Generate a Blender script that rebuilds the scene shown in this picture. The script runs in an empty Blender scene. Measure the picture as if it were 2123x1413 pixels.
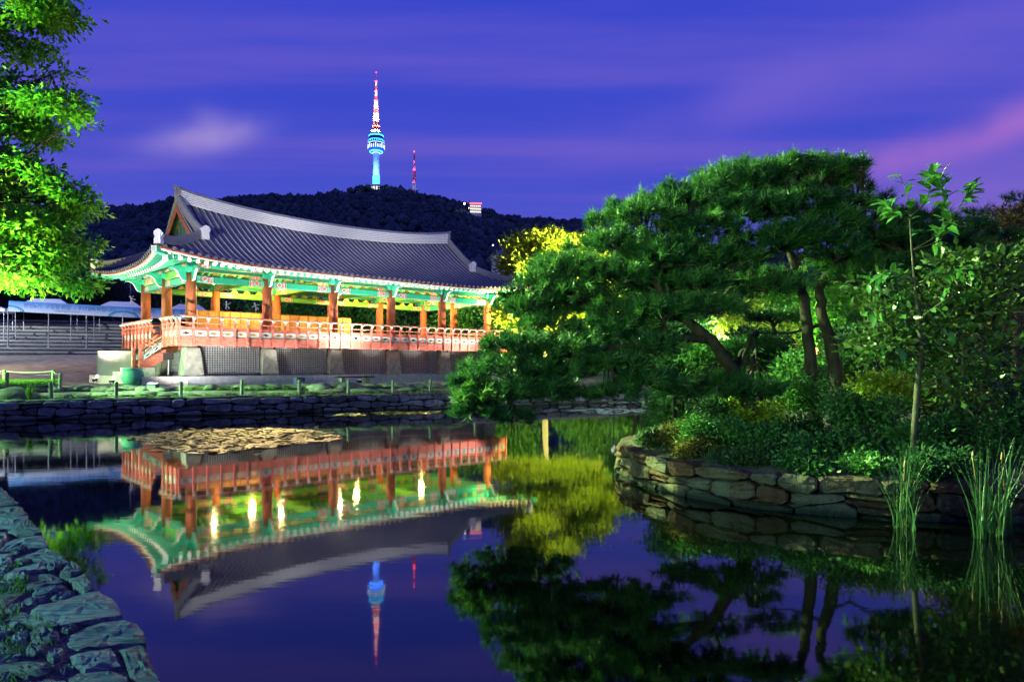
import bpy, math, random
import numpy as np
from mathutils import Vector, Matrix
random.seed(7)
rng = np.random.default_rng(7)
SC = bpy.context.scene
COL = SC.collection

# ------------------------------------------------------------------ camera, sky, exposure
FPX, CX, HY, EYE = 1450.0, 1061.5, 760.0, 2.3      # focal length in photo pixels, principal column, horizon row, eye height over the pond
cd = bpy.data.cameras.new('camera')
cam = bpy.data.objects.new('camera', cd); COL.objects.link(cam)
cam.location = (0, 0, EYE); cam.rotation_euler = (math.pi/2, 0, 0)
cd.sensor_width = 36; cd.lens = FPX/2123*36; cd.shift_y = (HY-706.5)/2123
cd.clip_start = 0.1; cd.clip_end = 6000
SC.camera = cam

W = bpy.data.worlds.new('World'); SC.world = W; W.use_nodes = True
def build_sky():
    nt = W.node_tree; N = nt.nodes; L = nt.links
    for n in list(N): N.remove(n)
    out = N.new('ShaderNodeOutputWorld'); bg = N.new('ShaderNodeBackground'); bg.inputs[1].default_value = 1.0
    tc = N.new('ShaderNodeTexCoord'); sep = N.new('ShaderNodeSeparateXYZ'); L.new(tc.outputs['Generated'], sep.inputs[0])
    ramp = N.new('ShaderNodeValToRGB'); L.new(sep.outputs[2], ramp.inputs[0])
    cr = ramp.color_ramp
    st = [(0.0, (.15, .125, .52)), (.12, (.095, .105, .60)), (.28, (.054, .076, .60)), (.45, (.036, .062, .60)), (.7, (.026, .044, .48)), (1.0, (.022, .034, .40))]
    cr.elements[0].position = st[0][0]; cr.elements[0].color = (*st[0][1], 1)
    cr.elements[1].position = st[-1][0]; cr.elements[1].color = (*st[-1][1], 1)
    for p, c in st[1:-1]:
        e = cr.elements.new(p); e.color = (*c, 1)
    # long streaked clouds on a plane high above: (x/z, y/z) stretched towards the right
    mx = N.new('ShaderNodeMath'); mx.operation = 'MAXIMUM'; mx.inputs[1].default_value = .06; L.new(sep.outputs[2], mx.inputs[0])
    dv = N.new('ShaderNodeVectorMath'); dv.operation = 'SCALE'
    iv = N.new('ShaderNodeMath'); iv.operation = 'DIVIDE'; iv.inputs[0].default_value = 1.0; L.new(mx.outputs[0], iv.inputs[1])
    L.new(tc.outputs['Generated'], dv.inputs[0]); L.new(iv.outputs[0], dv.inputs['Scale'])
    mp = N.new('ShaderNodeMapping'); mp.inputs['Rotation'].default_value = (0, 0, math.radians(-62)); mp.inputs['Scale'].default_value = (.24, 1.5, 0)
    mp.inputs['Location'].default_value = (.35, .55, 0)
    L.new(dv.outputs[0], mp.inputs[0])
    nz = N.new('ShaderNodeTexNoise'); nz.inputs['Scale'].default_value = 1.0; nz.inputs['Detail'].default_value = 6; nz.inputs['Roughness'].default_value = .52
    L.new(mp.outputs[0], nz.inputs['Vector'])
    mr = N.new('ShaderNodeMapRange'); mr.inputs[1].default_value = .36; mr.inputs[2].default_value = .74; mr.interpolation_type = 'SMOOTHSTEP'
    L.new(nz.outputs['Fac'], mr.inputs[0])
    mix = N.new('ShaderNodeMix'); mix.data_type = 'RGBA'
    L.new(mr.outputs[0], mix.inputs[0]); L.new(ramp.outputs[0], mix.inputs[6]); mix.inputs[7].default_value = (.14, .105, .60, 1)
    last = mix.outputs[2]
    def streak(last, a, b, width, col, amt, nsc):
        # one cloud: soft band round the great-circle segment a-b
        va = Vector(a).normalized(); vb = Vector(b).normalized(); nrm = va.cross(vb).normalized()
        mid = (va+vb).normalized(); along = nrm.cross(mid).normalized(); half = math.acos(max(-1, min(1, va.dot(vb))))/2
        d1 = N.new('ShaderNodeVectorMath'); d1.operation = 'DOT_PRODUCT'; d1.inputs[1].default_value = nrm; L.new(tc.outputs['Generated'], d1.inputs[0])
        d2 = N.new('ShaderNodeVectorMath'); d2.operation = 'DOT_PRODUCT'; d2.inputs[1].default_value = along; L.new(tc.outputs['Generated'], d2.inputs[0])
        d3 = N.new('ShaderNodeVectorMath'); d3.operation = 'DOT_PRODUCT'; d3.inputs[1].default_value = mid; L.new(tc.outputs['Generated'], d3.inputs[0])
        n = N.new('ShaderNodeTexNoise'); n.inputs['Scale'].default_value = nsc; n.inputs['Detail'].default_value = 4; L.new(tc.outputs['Generated'], n.inputs['Vector'])
        def m(op, x, y):
            q = N.new('ShaderNodeMath'); q.operation = op
            for i, v in enumerate((x, y)):
                if isinstance(v, (int, float)): q.inputs[i].default_value = v
                elif v is not None: L.new(v, q.inputs[i])
            return q.outputs[0]
        nn = m('MULTIPLY', m('SUBTRACT', n.outputs['Fac'], .5), width*1.6)
        x = m('DIVIDE', m('ADD', d1.outputs['Value'], nn), width)
        y = m('DIVIDE', d2.outputs['Value'], half)
        r = m('ADD', m('MULTIPLY', x, x), m('MULTIPLY', m('MULTIPLY', y, y), y if False else 1.0))
        g = m('POWER', 2.718, m('MULTIPLY', r, -1.0))
        g = m('MULTIPLY', g, m('GREATER_THAN', d3.outputs['Value'], 0.0))
        sm = N.new('ShaderNodeMapRange'); sm.interpolation_type = 'SMOOTHSTEP'; sm.inputs[1].default_value = .32; sm.inputs[2].default_value = .62; sm.inputs[3].default_value = .35; L.new(n.outputs['Fac'], sm.inputs[0]); g = m('MULTIPLY', g, sm.outputs[0])
        g = m('MULTIPLY', g, amt)
        k = N.new('ShaderNodeMix'); k.data_type = 'RGBA'; L.new(g, k.inputs[0]); L.new(last, k.inputs[6]); k.inputs[7].default_value = (*col, 1)
        return k.outputs[2]
    D = lambda px, py: (px-CX, FPX, HY-py)
    last = streak(last, D(1760, 368), D(2330, 190), .022, (.40, .16, .62), 1.0, 4.0)
    last = streak(last, D(1850, 440), D(2400, 330), .065, (.24, .14, .60), 1.0, 3.0)
    last = streak(last, D(1150, 330), D(2300, 20), .034, (.15, .11, .62), .85, 3.0)
    last = streak(last, D(1500, 200), D(2400, -90), .030, (.17, .12, .64), .75, 3.0)
    last = streak(last, D(330, 302), D(520, 272), .017, (.36, .27, .68), 1.25, 6.0)
    last = streak(last, D(405, 232), D(480, 285), .017, (.22, .18, .64), .6, 6.0)
    L.new(last, bg.inputs[0]); L.new(bg.outputs[0], out.inputs[0])
build_sky()
SC.view_settings.view_transform = 'Standard'; SC.view_settings.look = 'None'
SC.view_settings.exposure = 0; SC.view_settings.gamma = 1
SC.cycles.use_denoising = True
SC.cycles.max_bounces = 6; SC.cycles.diffuse_bounces = 2; SC.cycles.glossy_bounces = 3; SC.cycles.transmission_bounces = 3
SC.cycles.sample_clamp_indirect = 4

# ------------------------------------------------------------------ helpers
def at(px, py, D): return Vector(((px-CX)/FPX*D, D, EYE+(HY-py)/FPX*D))
def gp(px, py, z):
    D = (EYE-z)*FPX/(py-HY); return Vector(((px-CX)/FPX*D, D, z))
C1, S1 = .728, .6856
P0 = (-19.0, 41.4)
THETA = math.atan2(S1, C1)
def BL(t, s, z): return Vector((P0[0]+C1*t-S1*s, P0[1]+S1*t+C1*s, z))
def tolocal(X, Y):
    x, y = X-P0[0], Y-P0[1]; return C1*x+S1*y, -S1*x+C1*y

def tag(o, label=None, cat=None, group=None, kind=None):
    if label: o['label'] = label
    if cat: o['category'] = cat
    if group: o['group'] = group
    if kind: o['kind'] = kind
    return o
def empty(name, loc, rz=0, label=None, cat=None, group=None):
    o = bpy.data.objects.new(name, None); COL.objects.link(o); o.location = loc; o.rotation_euler = (0, 0, rz); o.empty_display_size = .2
    return tag(o, label, cat, group)
def link(name, me, parent=None, mat=None, M=None):
    o = bpy.data.objects.new(name, me); COL.objects.link(o)
    if mat is not None and not me.materials: me.materials.append(mat)
    if parent: o.parent = parent
    if M is not None: o.matrix_local = M
    return o
def npmesh(name, V, F, mat=None, smooth=False):
    V = np.ascontiguousarray(V, dtype=np.float32); F = np.ascontiguousarray(F, dtype=np.int32)
    me = bpy.data.meshes.new(name); k = F.shape[1]
    me.vertices.add(len(V)); me.vertices.foreach_set('co', V.ravel())
    me.loops.add(F.size); me.loops.foreach_set('vertex_index', F.ravel())
    me.polygons.add(len(F)); me.polygons.foreach_set('loop_start', np.arange(0, F.size, k, dtype=np.int32))
    if smooth: me.polygons.foreach_set('use_smooth', np.ones(len(F), dtype=bool))
    me.update(calc_edges=True)
    if mat: me.materials.append(mat)
    return me
class MB:
    def __init__(s): s.v = []; s.f = []; s.m = []; s.mi = 0
    def add(s, vs, fs):
        b = len(s.v); s.v += [tuple(v) for v in vs]
        for f in fs: s.f.append([b+i for i in f]); s.m.append(s.mi)
        return s
    def box(s, x0, x1, y0, y1, z0, z1, M=None):
        vs = [Vector((x, y, z)) for z in (z0, z1) for y in (y0, y1) for x in (x0, x1)]
        if M: vs = [M@v for v in vs]
        return s.add(vs, [(0, 2, 3, 1), (4, 5, 7, 6), (0, 1, 5, 4), (2, 6, 7, 3), (0, 4, 6, 2), (1, 3, 7, 5)])
    def tube(s, pts, rad, n=6, caps=True):
        pts = [Vector(p) for p in pts]; rad = rad if hasattr(rad, '__len__') else [rad]*len(pts)
        vs = []; ref = None
        for i, p in enumerate(pts):
            d = (pts[min(i+1, len(pts)-1)]-pts[max(i-1, 0)]).normalized()
            if ref is None: ref = d.orthogonal().normalized()
            ref = (ref-d*ref.dot(d)).normalized() if (ref-d*ref.dot(d)).length > 1e-6 else d.orthogonal().normalized()
            q = d.cross(ref)
            for k in range(n):
                a = 2*math.pi*k/n; vs.append(p+(ref*math.cos(a)+q*math.sin(a))*rad[i])
        fs = []
        for i in range(len(pts)-1):
            for k in range(n):
                a = i*n+k; b = i*n+(k+1) % n; fs.append((a, b, b+n, a+n))
        if caps: fs.append(tuple(range(n-1, -1, -1))); fs.append(tuple(range((len(pts)-1)*n, len(pts)*n)))
        return s.add(vs, fs)
    def lathe(s, prof, n=20, c=(0, 0, 0)):
        vs = []; fs = []
        for r, z in prof:
            for k in range(n):
                a = 2*math.pi*k/n; vs.append((c[0]+r*math.cos(a), c[1]+r*math.sin(a), c[2]+z))
        for i in range(len(prof)-1):
            for k in range(n):
                a = i*n+k; b = i*n+(k+1) % n; fs.append((a, b, b+n, a+n))
        fs.append(tuple(range(n-1, -1, -1))); fs.append(tuple(range((len(prof)-1)*n, len(prof)*n)))
        return s.add(vs, fs)
    def prism(s, poly, M, th, edge_mat=None):
        # 2-D polygon (x, z) extruded along local y by th, centred, mapped by M
        n = len(poly)
        vs = [M@Vector((x, -th/2, z)) for x, z in poly]+[M@Vector((x, th/2, z)) for x, z in poly]
        s.add(vs, [tuple(range(n)), tuple(range(2*n-1, n-1, -1))])
        b = len(s.v)-2*n; mi = s.mi
        for i in range(n):
            j = (i+1) % n; s.f.append([b+i, b+i+n, b+j+n, b+j]); s.m.append(mi if edge_mat is None else edge_mat)
        return s
    def mesh(s, name, mat=None, smooth=False):
        me = bpy.data.meshes.new(name); me.from_pydata(s.v, [], s.f)
        if mat is not None:
            for m in (mat if isinstance(mat, (list, tuple)) else [mat]): me.materials.append(m)
        if any(s.m): me.polygons.foreach_set('material_index', s.m)
        if smooth: me.polygons.foreach_set('use_smooth', [True]*len(s.f))
        me.update(); return me
    def build(s, name, mat=None, parent=None, smooth=False, M=None): return link(name, s.mesh(name, mat, smooth), parent, None, M)

# ------------------------------------------------------------------ materials
def newmat(name):
    m = bpy.data.materials.new(name); m.use_nodes = True
    return m, m.node_tree.nodes, m.node_tree.links, m.node_tree.nodes['Principled BSDF']
def pmat(name, c1, c2=None, scale=4, rough=.75, bump=0, bscale=25, stretch=(1, 1, 1), spec=.3, rand=0, detail=5, metal=0, lo=.35, hi=.65, bdist=.02, wet=False, hue=None):
    m, N, L, B = newmat(name)
    B.inputs['Roughness'].default_value = rough; B.inputs['Specular IOR Level'].default_value = spec; B.inputs['Metallic'].default_value = metal
    B.inputs['Base Color'].default_value = (*c1, 1)
    tc = N.new('ShaderNodeTexCoord'); mp = N.new('ShaderNodeMapping'); mp.inputs['Scale'].default_value = stretch; L.new(tc.outputs['Object'], mp.inputs[0])
    col = None
    if c2 is not None:
        nz = N.new('ShaderNodeTexNoise'); nz.inputs['Scale'].default_value = scale; nz.inputs['Detail'].default_value = detail; nz.inputs['Roughness'].default_value = .62
        L.new(mp.outputs[0], nz.inputs['Vector'])
        mr = N.new('ShaderNodeMapRange'); mr.inputs[1].default_value = lo; mr.inputs[2].default_value = hi; L.new(nz.outputs['Fac'], mr.inputs[0])
        mx = N.new('ShaderNodeMix'); mx.data_type = 'RGBA'; mx.inputs[6].default_value = (*c1, 1); mx.inputs[7].default_value = (*c2, 1)
        L.new(mr.outputs[0], mx.inputs[0]); col = mx.outputs[2]
    if rand and col is not None:
        oi = N.new('ShaderNodeObjectInfo'); r = N.new('ShaderNodeMapRange'); r.inputs[3].default_value = 1-rand; r.inputs[4].default_value = 1+rand; L.new(oi.outputs['Random'], r.inputs[0])
        v = N.new('ShaderNodeVectorMath'); v.operation = 'SCALE'; L.new(col, v.inputs[0]); L.new(r.outputs[0], v.inputs['Scale']); col = v.outputs[0]
    if hue and col is not None:      # some stones rusty, others grey
        oh = N.new('ShaderNodeObjectInfo'); hm = N.new('ShaderNodeMath'); hm.operation = 'FRACT'; h2 = N.new('ShaderNodeMath'); h2.operation = 'MULTIPLY'; h2.inputs[1].default_value = 7.31; L.new(oh.outputs['Random'], h2.inputs[0]); L.new(h2.outputs[0], hm.inputs[0])
        hr = N.new('ShaderNodeMapRange'); hr.inputs[1].default_value = .35; hr.inputs[2].default_value = .75; hr.inputs[4].default_value = .8; L.new(hm.outputs[0], hr.inputs[0])
        hx = N.new('ShaderNodeMix'); hx.data_type = 'RGBA'; L.new(col, hx.inputs[6]); hx.inputs[7].default_value = (*hue, 1); L.new(hr.outputs[0], hx.inputs[0]); col = hx.outputs[2]
    if wet and col is not None:      # damp, algae-stained foot at the waterline
        ge = N.new('ShaderNodeNewGeometry'); sz = N.new('ShaderNodeSeparateXYZ'); L.new(ge.outputs['Position'], sz.inputs[0])
        ad = N.new('ShaderNodeMath'); ad.operation = 'MULTIPLY_ADD'; ad.inputs[1].default_value = -.12; L.new(nz.outputs['Fac'], ad.inputs[0]); L.new(sz.outputs[2], ad.inputs[2])
        wr = N.new('ShaderNodeMapRange'); wr.inputs[1].default_value = -.03; wr.inputs[2].default_value = .10; L.new(ad.outputs[0], wr.inputs[0])
        wx = N.new('ShaderNodeMix'); wx.data_type = 'RGBA'; wx.inputs[6].default_value = (.018, .024, .012, 1); L.new(col, wx.inputs[7]); L.new(wr.outputs[0], wx.inputs[0]); col = wx.outputs[2]
    if col is not None: L.new(col, B.inputs['Base Color'])
    if bump:
        n2 = N.new('ShaderNodeTexNoise'); n2.inputs['Scale'].default_value = bscale; n2.inputs['Detail'].default_value = 6; L.new(mp.outputs[0], n2.inputs['Vector'])
        b = N.new('ShaderNodeBump'); b.inputs['Strength'].default_value = bump; b.inputs['Distance'].default_value = bdist; L.new(n2.outputs['Fac'], b.inputs['Height']); L.new(b.outputs[0], B.inputs['Normal'])
    return m
def emat(name, col, strength):
    m, N, L, B = newmat(name); B.inputs['Base Color'].default_value = (.02, .02, .02, 1); B.inputs['Emission Color'].default_value = (*col, 1); B.inputs['Emission Strength'].default_value = strength
    return m
def leafmat(name, cols, trans=.35, rough=.55, spec=.3, pscale=.9, attr=None):
    m, N, L, B = newmat(name)
    g = N.new('ShaderNodeNewGeometry'); tc = N.new('ShaderNodeTexCoord')
    nz = N.new('ShaderNodeTexNoise'); nz.inputs['Scale'].default_value = pscale; nz.inputs['Detail'].default_value = 3; L.new(tc.outputs['Object'], nz.inputs['Vector'])
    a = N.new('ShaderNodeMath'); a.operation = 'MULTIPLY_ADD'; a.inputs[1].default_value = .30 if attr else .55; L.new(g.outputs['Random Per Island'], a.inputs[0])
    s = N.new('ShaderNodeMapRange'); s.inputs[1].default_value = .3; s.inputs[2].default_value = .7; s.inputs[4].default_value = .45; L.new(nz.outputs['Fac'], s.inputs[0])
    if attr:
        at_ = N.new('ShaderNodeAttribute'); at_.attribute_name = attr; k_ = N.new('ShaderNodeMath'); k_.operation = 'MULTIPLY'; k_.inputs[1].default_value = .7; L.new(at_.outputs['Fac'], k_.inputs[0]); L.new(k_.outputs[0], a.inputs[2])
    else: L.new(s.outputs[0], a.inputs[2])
    r = N.new('ShaderNodeValToRGB'); L.new(a.outputs[0], r.inputs[0]); cr = r.color_ramp
    n = len(cols)
    cr.elements[0].color = (*cols[0], 1); cr.elements[1].color = (*cols[-1], 1); cr.elements[1].position = 1
    for i in range(1, n-1):
        e = cr.elements.new(i/(n-1)); e.color = (*cols[i], 1)
    L.new(r.outputs[0], B.inputs['Base Color']); B.inputs['Roughness'].default_value = rough; B.inputs['Specular IOR Level'].default_value = spec
    t = N.new('ShaderNodeBsdfTranslucent'); L.new(r.outputs[0], t.inputs[0])
    mx = N.new('ShaderNodeMixShader'); mx.inputs[0].default_value = trans; L.new(B.outputs[0], mx.inputs[1]); L.new(t.outputs[0], mx.inputs[2])
    L.new(mx.outputs[0], N['Material Output'].inputs[0])
    return m

def dancheong(name, base, alt, length):
    """painted beam: plain middle, banded ends with a rosette; x of the bounding box runs along the beam"""
    m, N, L, B = newmat(name); B.inputs['Roughness'].default_value = .5
    tc = N.new('ShaderNodeTexCoord'); sp = N.new('ShaderNodeSeparateXYZ'); L.new(tc.outputs['Generated'], sp.inputs[0])
    def mm(op, x, y=None, z=None):
        q = N.new('ShaderNodeMath'); q.operation = op
        for i, v in enumerate((x, y, z)):
            if v is None: continue
            if isinstance(v, (int, float)): q.inputs[i].default_value = v
            else: L.new(v, q.inputs[i])
        return q.outputs[0]
    u = mm('MULTIPLY', mm('ABSOLUTE', mm('SUBTRACT', sp.outputs[0], .5)), 2)
    wob = mm('MULTIPLY', mm('SINE', mm('MULTIPLY', sp.outputs[2], 12.0)), .008)
    u2 = mm('ADD', u, wob)
    r = N.new('ShaderNodeValToRGB'); L.new(u2, r.inputs[0]); cr = r.color_ramp; cr.interpolation = 'CONSTANT'
    Wt = (.75, .75, .70); Rd = (.55, .07, .04); Bl = (.06, .10, .45); Or = (.75, .27, .04); Bk = (.02, .03, .02)
    st = [(0, base), (.50, Bk), (.508, alt), (.545, Wt), (.553, base), (.57, Rd), (.592, Or), (.604, Wt), (.618, Bl), (.642, Wt), (.656, Rd), (.678, Or), (.69, alt), (.865, Bk), (.872, Or), (.885, base), (.91, Bk), (.917, Wt), (.925, alt)]
    cr.elements[0].color = (*st[0][1], 1); cr.elements[1].position = st[-1][0]; cr.elements[1].color = (*st[-1][1], 1)
    for p, c in st[1:-1]:
        e = cr.elements.new(p); e.color = (*c, 1)
    dx = mm('MULTIPLY', mm('SUBTRACT', u, .775), length/2); dz = mm('MULTIPLY', mm('SUBTRACT', sp.outputs[2], .5), .46)
    an = mm('ARCTAN2', dz, dx)
    rr = mm('SQRT', mm('ADD', mm('MULTIPLY', dx, dx), mm('MULTIPLY', dz, dz)))
    rr = mm('DIVIDE', rr, mm('ADD', 1.0, mm('MULTIPLY', mm('COSINE', mm('MULTIPLY', an, 4.0)), .16)))
    r2 = N.new('ShaderNodeValToRGB'); L.new(mm('MULTIPLY', rr, 4.0), r2.inputs[0]); c2 = r2.color_ramp; c2.interpolation = 'CONSTANT'
    st = [(0, Or), (.16, Rd), (.40, Or), (.48, Wt), (.60, Bl), (.68, alt)]
    c2.elements[0].color = (*Or, 1); c2.elements[1].position = .68; c2.elements[1].color = (*alt, 1)
    for p, c in st[1:-1]:
        e = c2.elements.new(p); e.color = (*c, 1)
    mask = mm('LESS_THAN', mm('MULTIPLY', rr, 4.0), .68)
    mx = N.new('ShaderNodeMix'); mx.data_type = 'RGBA'; L.new(mask, mx.inputs[0]); L.new(r.outputs[0], mx.inputs[6]); L.new(r2.outputs[0], mx.inputs[7])
    nz = N.new('ShaderNodeTexNoise'); nz.inputs['Scale'].default_value = 9; L.new(tc.outputs['Object'], nz.inputs['Vector'])
    k = N.new('ShaderNodeMapRange'); k.inputs[3].default_value = .75; k.inputs[4].default_value = 1.15; L.new(nz.outputs['Fac'], k.inputs[0])
    v = N.new('ShaderNodeVectorMath'); v.operation = 'SCALE'; L.new(mx.outputs[2], v.inputs[0]); L.new(k.outputs[0], v.inputs['Scale'])
    L.new(v.outputs[0], B.inputs['Base Color'])
    return m
GRN = (.02, .34, .20); TEAL = (.04, .42, .30)
M = {}
M['stone_dark'] = pmat('dark wall stone', (.055, .065, .085), (.17, .175, .20), 3, .8, 1.0, 12, rand=.5, bdist=.05, wet=True)
M['stone_island'] = pmat('island wall stone', (.062, .026, .012), (.095, .085, .055), 1.5, .8, 1.0, 7, rand=.5, bdist=.09, wet=True, hue=(.085, .032, .012))
def slate():
    m, N, L, B = newmat('slate'); B.inputs['Roughness'].default_value = .62
    tc = N.new('ShaderNodeTexCoord'); mp = N.new('ShaderNodeMapping'); mp.inputs['Rotation'].default_value = (0, .15, math.radians(-24)); mp.inputs['Scale'].default_value = (.7, 12.0, 8.0); L.new(tc.outputs['Object'], mp.inputs[0])
    n1 = N.new('ShaderNodeTexNoise'); n1.inputs['Scale'].default_value = 3.4; n1.inputs['Detail'].default_value = 9; n1.inputs['Roughness'].default_value = .65; n1.inputs['Distortion'].default_value = .35; L.new(mp.outputs[0], n1.inputs['Vector'])
    n2 = N.new('ShaderNodeTexNoise'); n2.inputs['Scale'].default_value = 3; n2.inputs['Detail'].default_value = 6; L.new(tc.outputs['Object'], n2.inputs['Vector'])
    r = N.new('ShaderNodeValToRGB'); L.new(n1.outputs['Fac'], r.inputs[0]); r.color_ramp.elements[0].position = .33; r.color_ramp.elements[0].color = (.02, .028, .036, 1); r.color_ramp.elements[1].position = .66; r.color_ramp.elements[1].color = (.21, .25, .235, 1)
    oi = N.new('ShaderNodeObjectInfo'); rr = N.new('ShaderNodeMapRange'); rr.inputs[3].default_value = .55; rr.inputs[4].default_value = 1.35; L.new(oi.outputs['Random'], rr.inputs[0])
    v = N.new('ShaderNodeVectorMath'); v.operation = 'SCALE'; L.new(r.outputs[0], v.inputs[0]); L.new(rr.outputs[0], v.inputs['Scale'])
    mx = N.new('ShaderNodeMix'); mx.data_type = 'RGBA'; L.new(v.outputs[0], mx.inputs[6]); mx.inputs[7].default_value = (.16, .12, .09, 1)
    k = N.new('ShaderNodeMapRange'); k.inputs[1].default_value = .6; k.inputs[2].default_value = .8; k.inputs[4].default_value = .6; L.new(n2.outputs['Fac'], k.inputs[0]); L.new(k.outputs[0], mx.inputs[0]); L.new(mx.outputs[2], B.inputs['Base Color'])
    b = N.new('ShaderNodeBump'); b.inputs['Strength'].default_value = 1.0; b.inputs['Distance'].default_value = .035; L.new(n1.outputs['Fac'], b.inputs['Height']); L.new(b.outputs[0], B.inputs['Normal'])
    return m
M['slate'] = slate()
M['gravel'] = pmat('grit between slabs', (.05, .045, .05), (.22, .20, .20), 60, .9, 1.0, 90, lo=.42, hi=.6)
M['earth'] = pmat('packed earth', (.16, .13, .09), (.30, .26, .19), 1.6, .9, .6, 14)
M['island_earth'] = pmat('island soil', (.03, .026, .02), (.07, .06, .04), 4, .95, .8, 12)
M['rock'] = pmat('edging rock', (.05, .075, .03), (.20, .19, .13), 2, .85, .8, 9, rand=.3)
M['plinth'] = pmat('granite plinth', (.46, .43, .38), (.60, .57, .51), 5, .8, .3, 40, rand=.12)
M['slab'] = pmat('grey slab', (.16, .18, .19), (.24, .26, .27), 4, .8, .3, 40, rand=.1)
M['pier'] = pmat('stone pier', (.12, .135, .115), (.25, .25, .21), 2.2, .85, .5, 20, rand=.15)
M['col'] = pmat('red brown column', (.30, .075, .03), (.42, .12, .05), 3, .55, .25, 30, stretch=(6, 6, .5))
M['red'] = pmat('red lacquer wood', (.40, .085, .055), (.62, .19, .135), 2.5, .55, .3, 30, stretch=(1, 1, 5), rand=.10)
M['redrail'] = pmat('red rail', (.56, .16, .11), (.66, .26, .19), 5, .5)
M['teal'] = pmat('teal paint', (.14, .55, .46), (.28, .68, .58), 6, .5)
M['white_paint'] = pmat('white paint', (.72, .70, .66), (.82, .80, .76), 8, .5)
M['green'] = pmat('green paint', GRN, (.04, .45, .28), 5, .5)
M['greendk'] = pmat('dark green paint', (.012, .13, .08), (.02, .2, .12), 5, .55)
M['beam'] = dancheong('painted beam', GRN, TEAL, 4.1)
M['beam_in'] = dancheong('painted inner beam', (.10, .42, .05), (.14, .46, .07), 4.1)  # outer beam green, yellowed to paint in the warm lamplight
M['lattice'] = pmat('lattice bar', (.13, .15, .16), (.20, .22, .23), 4, .6)
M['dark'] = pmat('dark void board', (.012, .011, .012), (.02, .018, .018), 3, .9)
M['tile'] = pmat('roof tile', (.026, .027, .045), (.06, .06, .085), 7, .55, .5, 30, spec=.4, rand=.2)
M['trough'] = pmat('concave tile', (.24, .24, .25), (.36, .36, .37), 9, .7, .4, 20)
M['mortar'] = pmat('lime ridge', (.76, .76, .76), (.88, .88, .86), 6, .75, .3, 18)
M['ridge'] = pmat('grey ridge tile', (.20, .20, .22), (.30, .30, .32), 8, .7)
M['wood'] = pmat('pale wood board', (.36, .20, .06), (.58, .35, .13), 3, .6, .2, 20, stretch=(5, 5, .6), rand=.40)
M['wood_frame'] = pmat('wood frame', (.26, .14, .045), (.36, .20, .07), 4, .6)
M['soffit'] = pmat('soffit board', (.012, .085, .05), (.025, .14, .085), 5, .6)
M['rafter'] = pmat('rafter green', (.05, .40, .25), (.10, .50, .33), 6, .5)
M['metal'] = pmat('painted metal', (.22, .23, .25), (.30, .31, .33), 6, .4, metal=.3)
M['blackmetal'] = pmat('black metal', (.02, .02, .022), (.04, .04, .042), 6, .5)
M['post'] = pmat('weathered post', (.12, .14, .09), (.22, .24, .15), 4, .8, .5, 20, stretch=(5, 5, 1))
M['rope'] = pmat('rope', (.38, .37, .33), (.50, .49, .44), 20, .9)
M['pot'] = pmat('glazed pot', (.05, .22, .17), (.10, .34, .27), 5, .5, .4, 14, stretch=(1, 1, 4))
M['canvas'] = pmat('tent canvas', (.60, .63, .72), (.70, .73, .80), 3, .7)
M['bark'] = pmat('dark bark', (.018, .014, .011), (.055, .042, .03), 6, .95, 1.0, 14, stretch=(1, 1, .35))
M['bark_pale'] = pmat('pale bark', (.035, .028, .02), (.12, .10, .07), 6, .9, .8, 14, stretch=(1, 1, .4))
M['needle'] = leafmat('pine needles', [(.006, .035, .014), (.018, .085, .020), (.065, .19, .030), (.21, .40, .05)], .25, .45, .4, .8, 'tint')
M['leaf_maple'] = leafmat('maple leaves', [(.03, .16, .02), (.06, .26, .025), (.13, .36, .03), (.26, .42, .03)], .45, .5, .3, .5)
M['leaf_yellow'] = leafmat('yellow green leaves', [(.16, .26, .02), (.28, .38, .03), (.42, .46, .04)], .45, .5, .3, .4)
M['leaf_dark'] = leafmat('dark woodland leaves', [(.015, .05, .02), (.03, .09, .03), (.06, .14, .035)], .35, .6, .25, .3)
M['leaf_shrub'] = leafmat('shrub leaves', [(.025, .10, .022), (.06, .18, .03), (.12, .26, .05)], .3, .45, .4, 1.2)
M['leaf_glossy'] = leafmat('glossy broad leaves', [(.03, .12, .03), (.06, .19, .035), (.13, .28, .04)], .3, .35, .5, .8)
M['leaf_olive'] = leafmat('olive leaves', [(.02, .055, .012), (.05, .10, .018), (.10, .14, .025)], .3, .4, .45, .8)
M['leaf_brown'] = leafmat('russet leaves', [(.06, .06, .015), (.14, .11, .02), (.20, .16, .03)], .35, .5, .35, .8)
M['grass'] = leafmat('grass', [(.05, .15, .015), (.09, .22, .02), (.16, .30, .03)], .35, .5, .3, 1.0)
M['reed'] = leafmat('reeds', [(.025, .075, .02), (.045, .11, .03), (.07, .15, .045)], .3, .45, .4, 1.0)
M['pad'] = leafmat('lily pads', [(.24, .20, .02), (.40, .29, .03), (.50, .38, .06)], .1, .45, .4, 1.0)
M['pad_pale'] = leafmat('pale lily pads', [(.30, .36, .25), (.5, .55, .42)], .1, .4, .5, 1.0)
M['forest'] = leafmat('hill forest', [(.03, .055, .06), (.08, .14, .12), (.14, .22, .15)], .1, .8, .1, .02)  # bluish, lightened greens paint in the haze over the hill
M['hill'] = pmat('hill soil', (.012, .022, .018), (.02, .035, .028), .02, .95)
M['white_wall'] = pmat('white wall', (.62, .62, .62), (.72, .72, .72), .4, .7)
M['dome'] = pmat('blue dome', (.05, .09, .32), (.07, .12, .4), 1, .4)
M['concrete'] = pmat('concrete', (.45, .45, .47), (.55, .55, .57), .05, .7)
M['redmast'] = pmat('red mast paint', (.55, .05, .04), (.65, .08, .06), 1, .5)
M['panel'] = pmat('pale panel', (.58, .50, .50), (.66, .60, .60), 1.2, .6)
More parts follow.
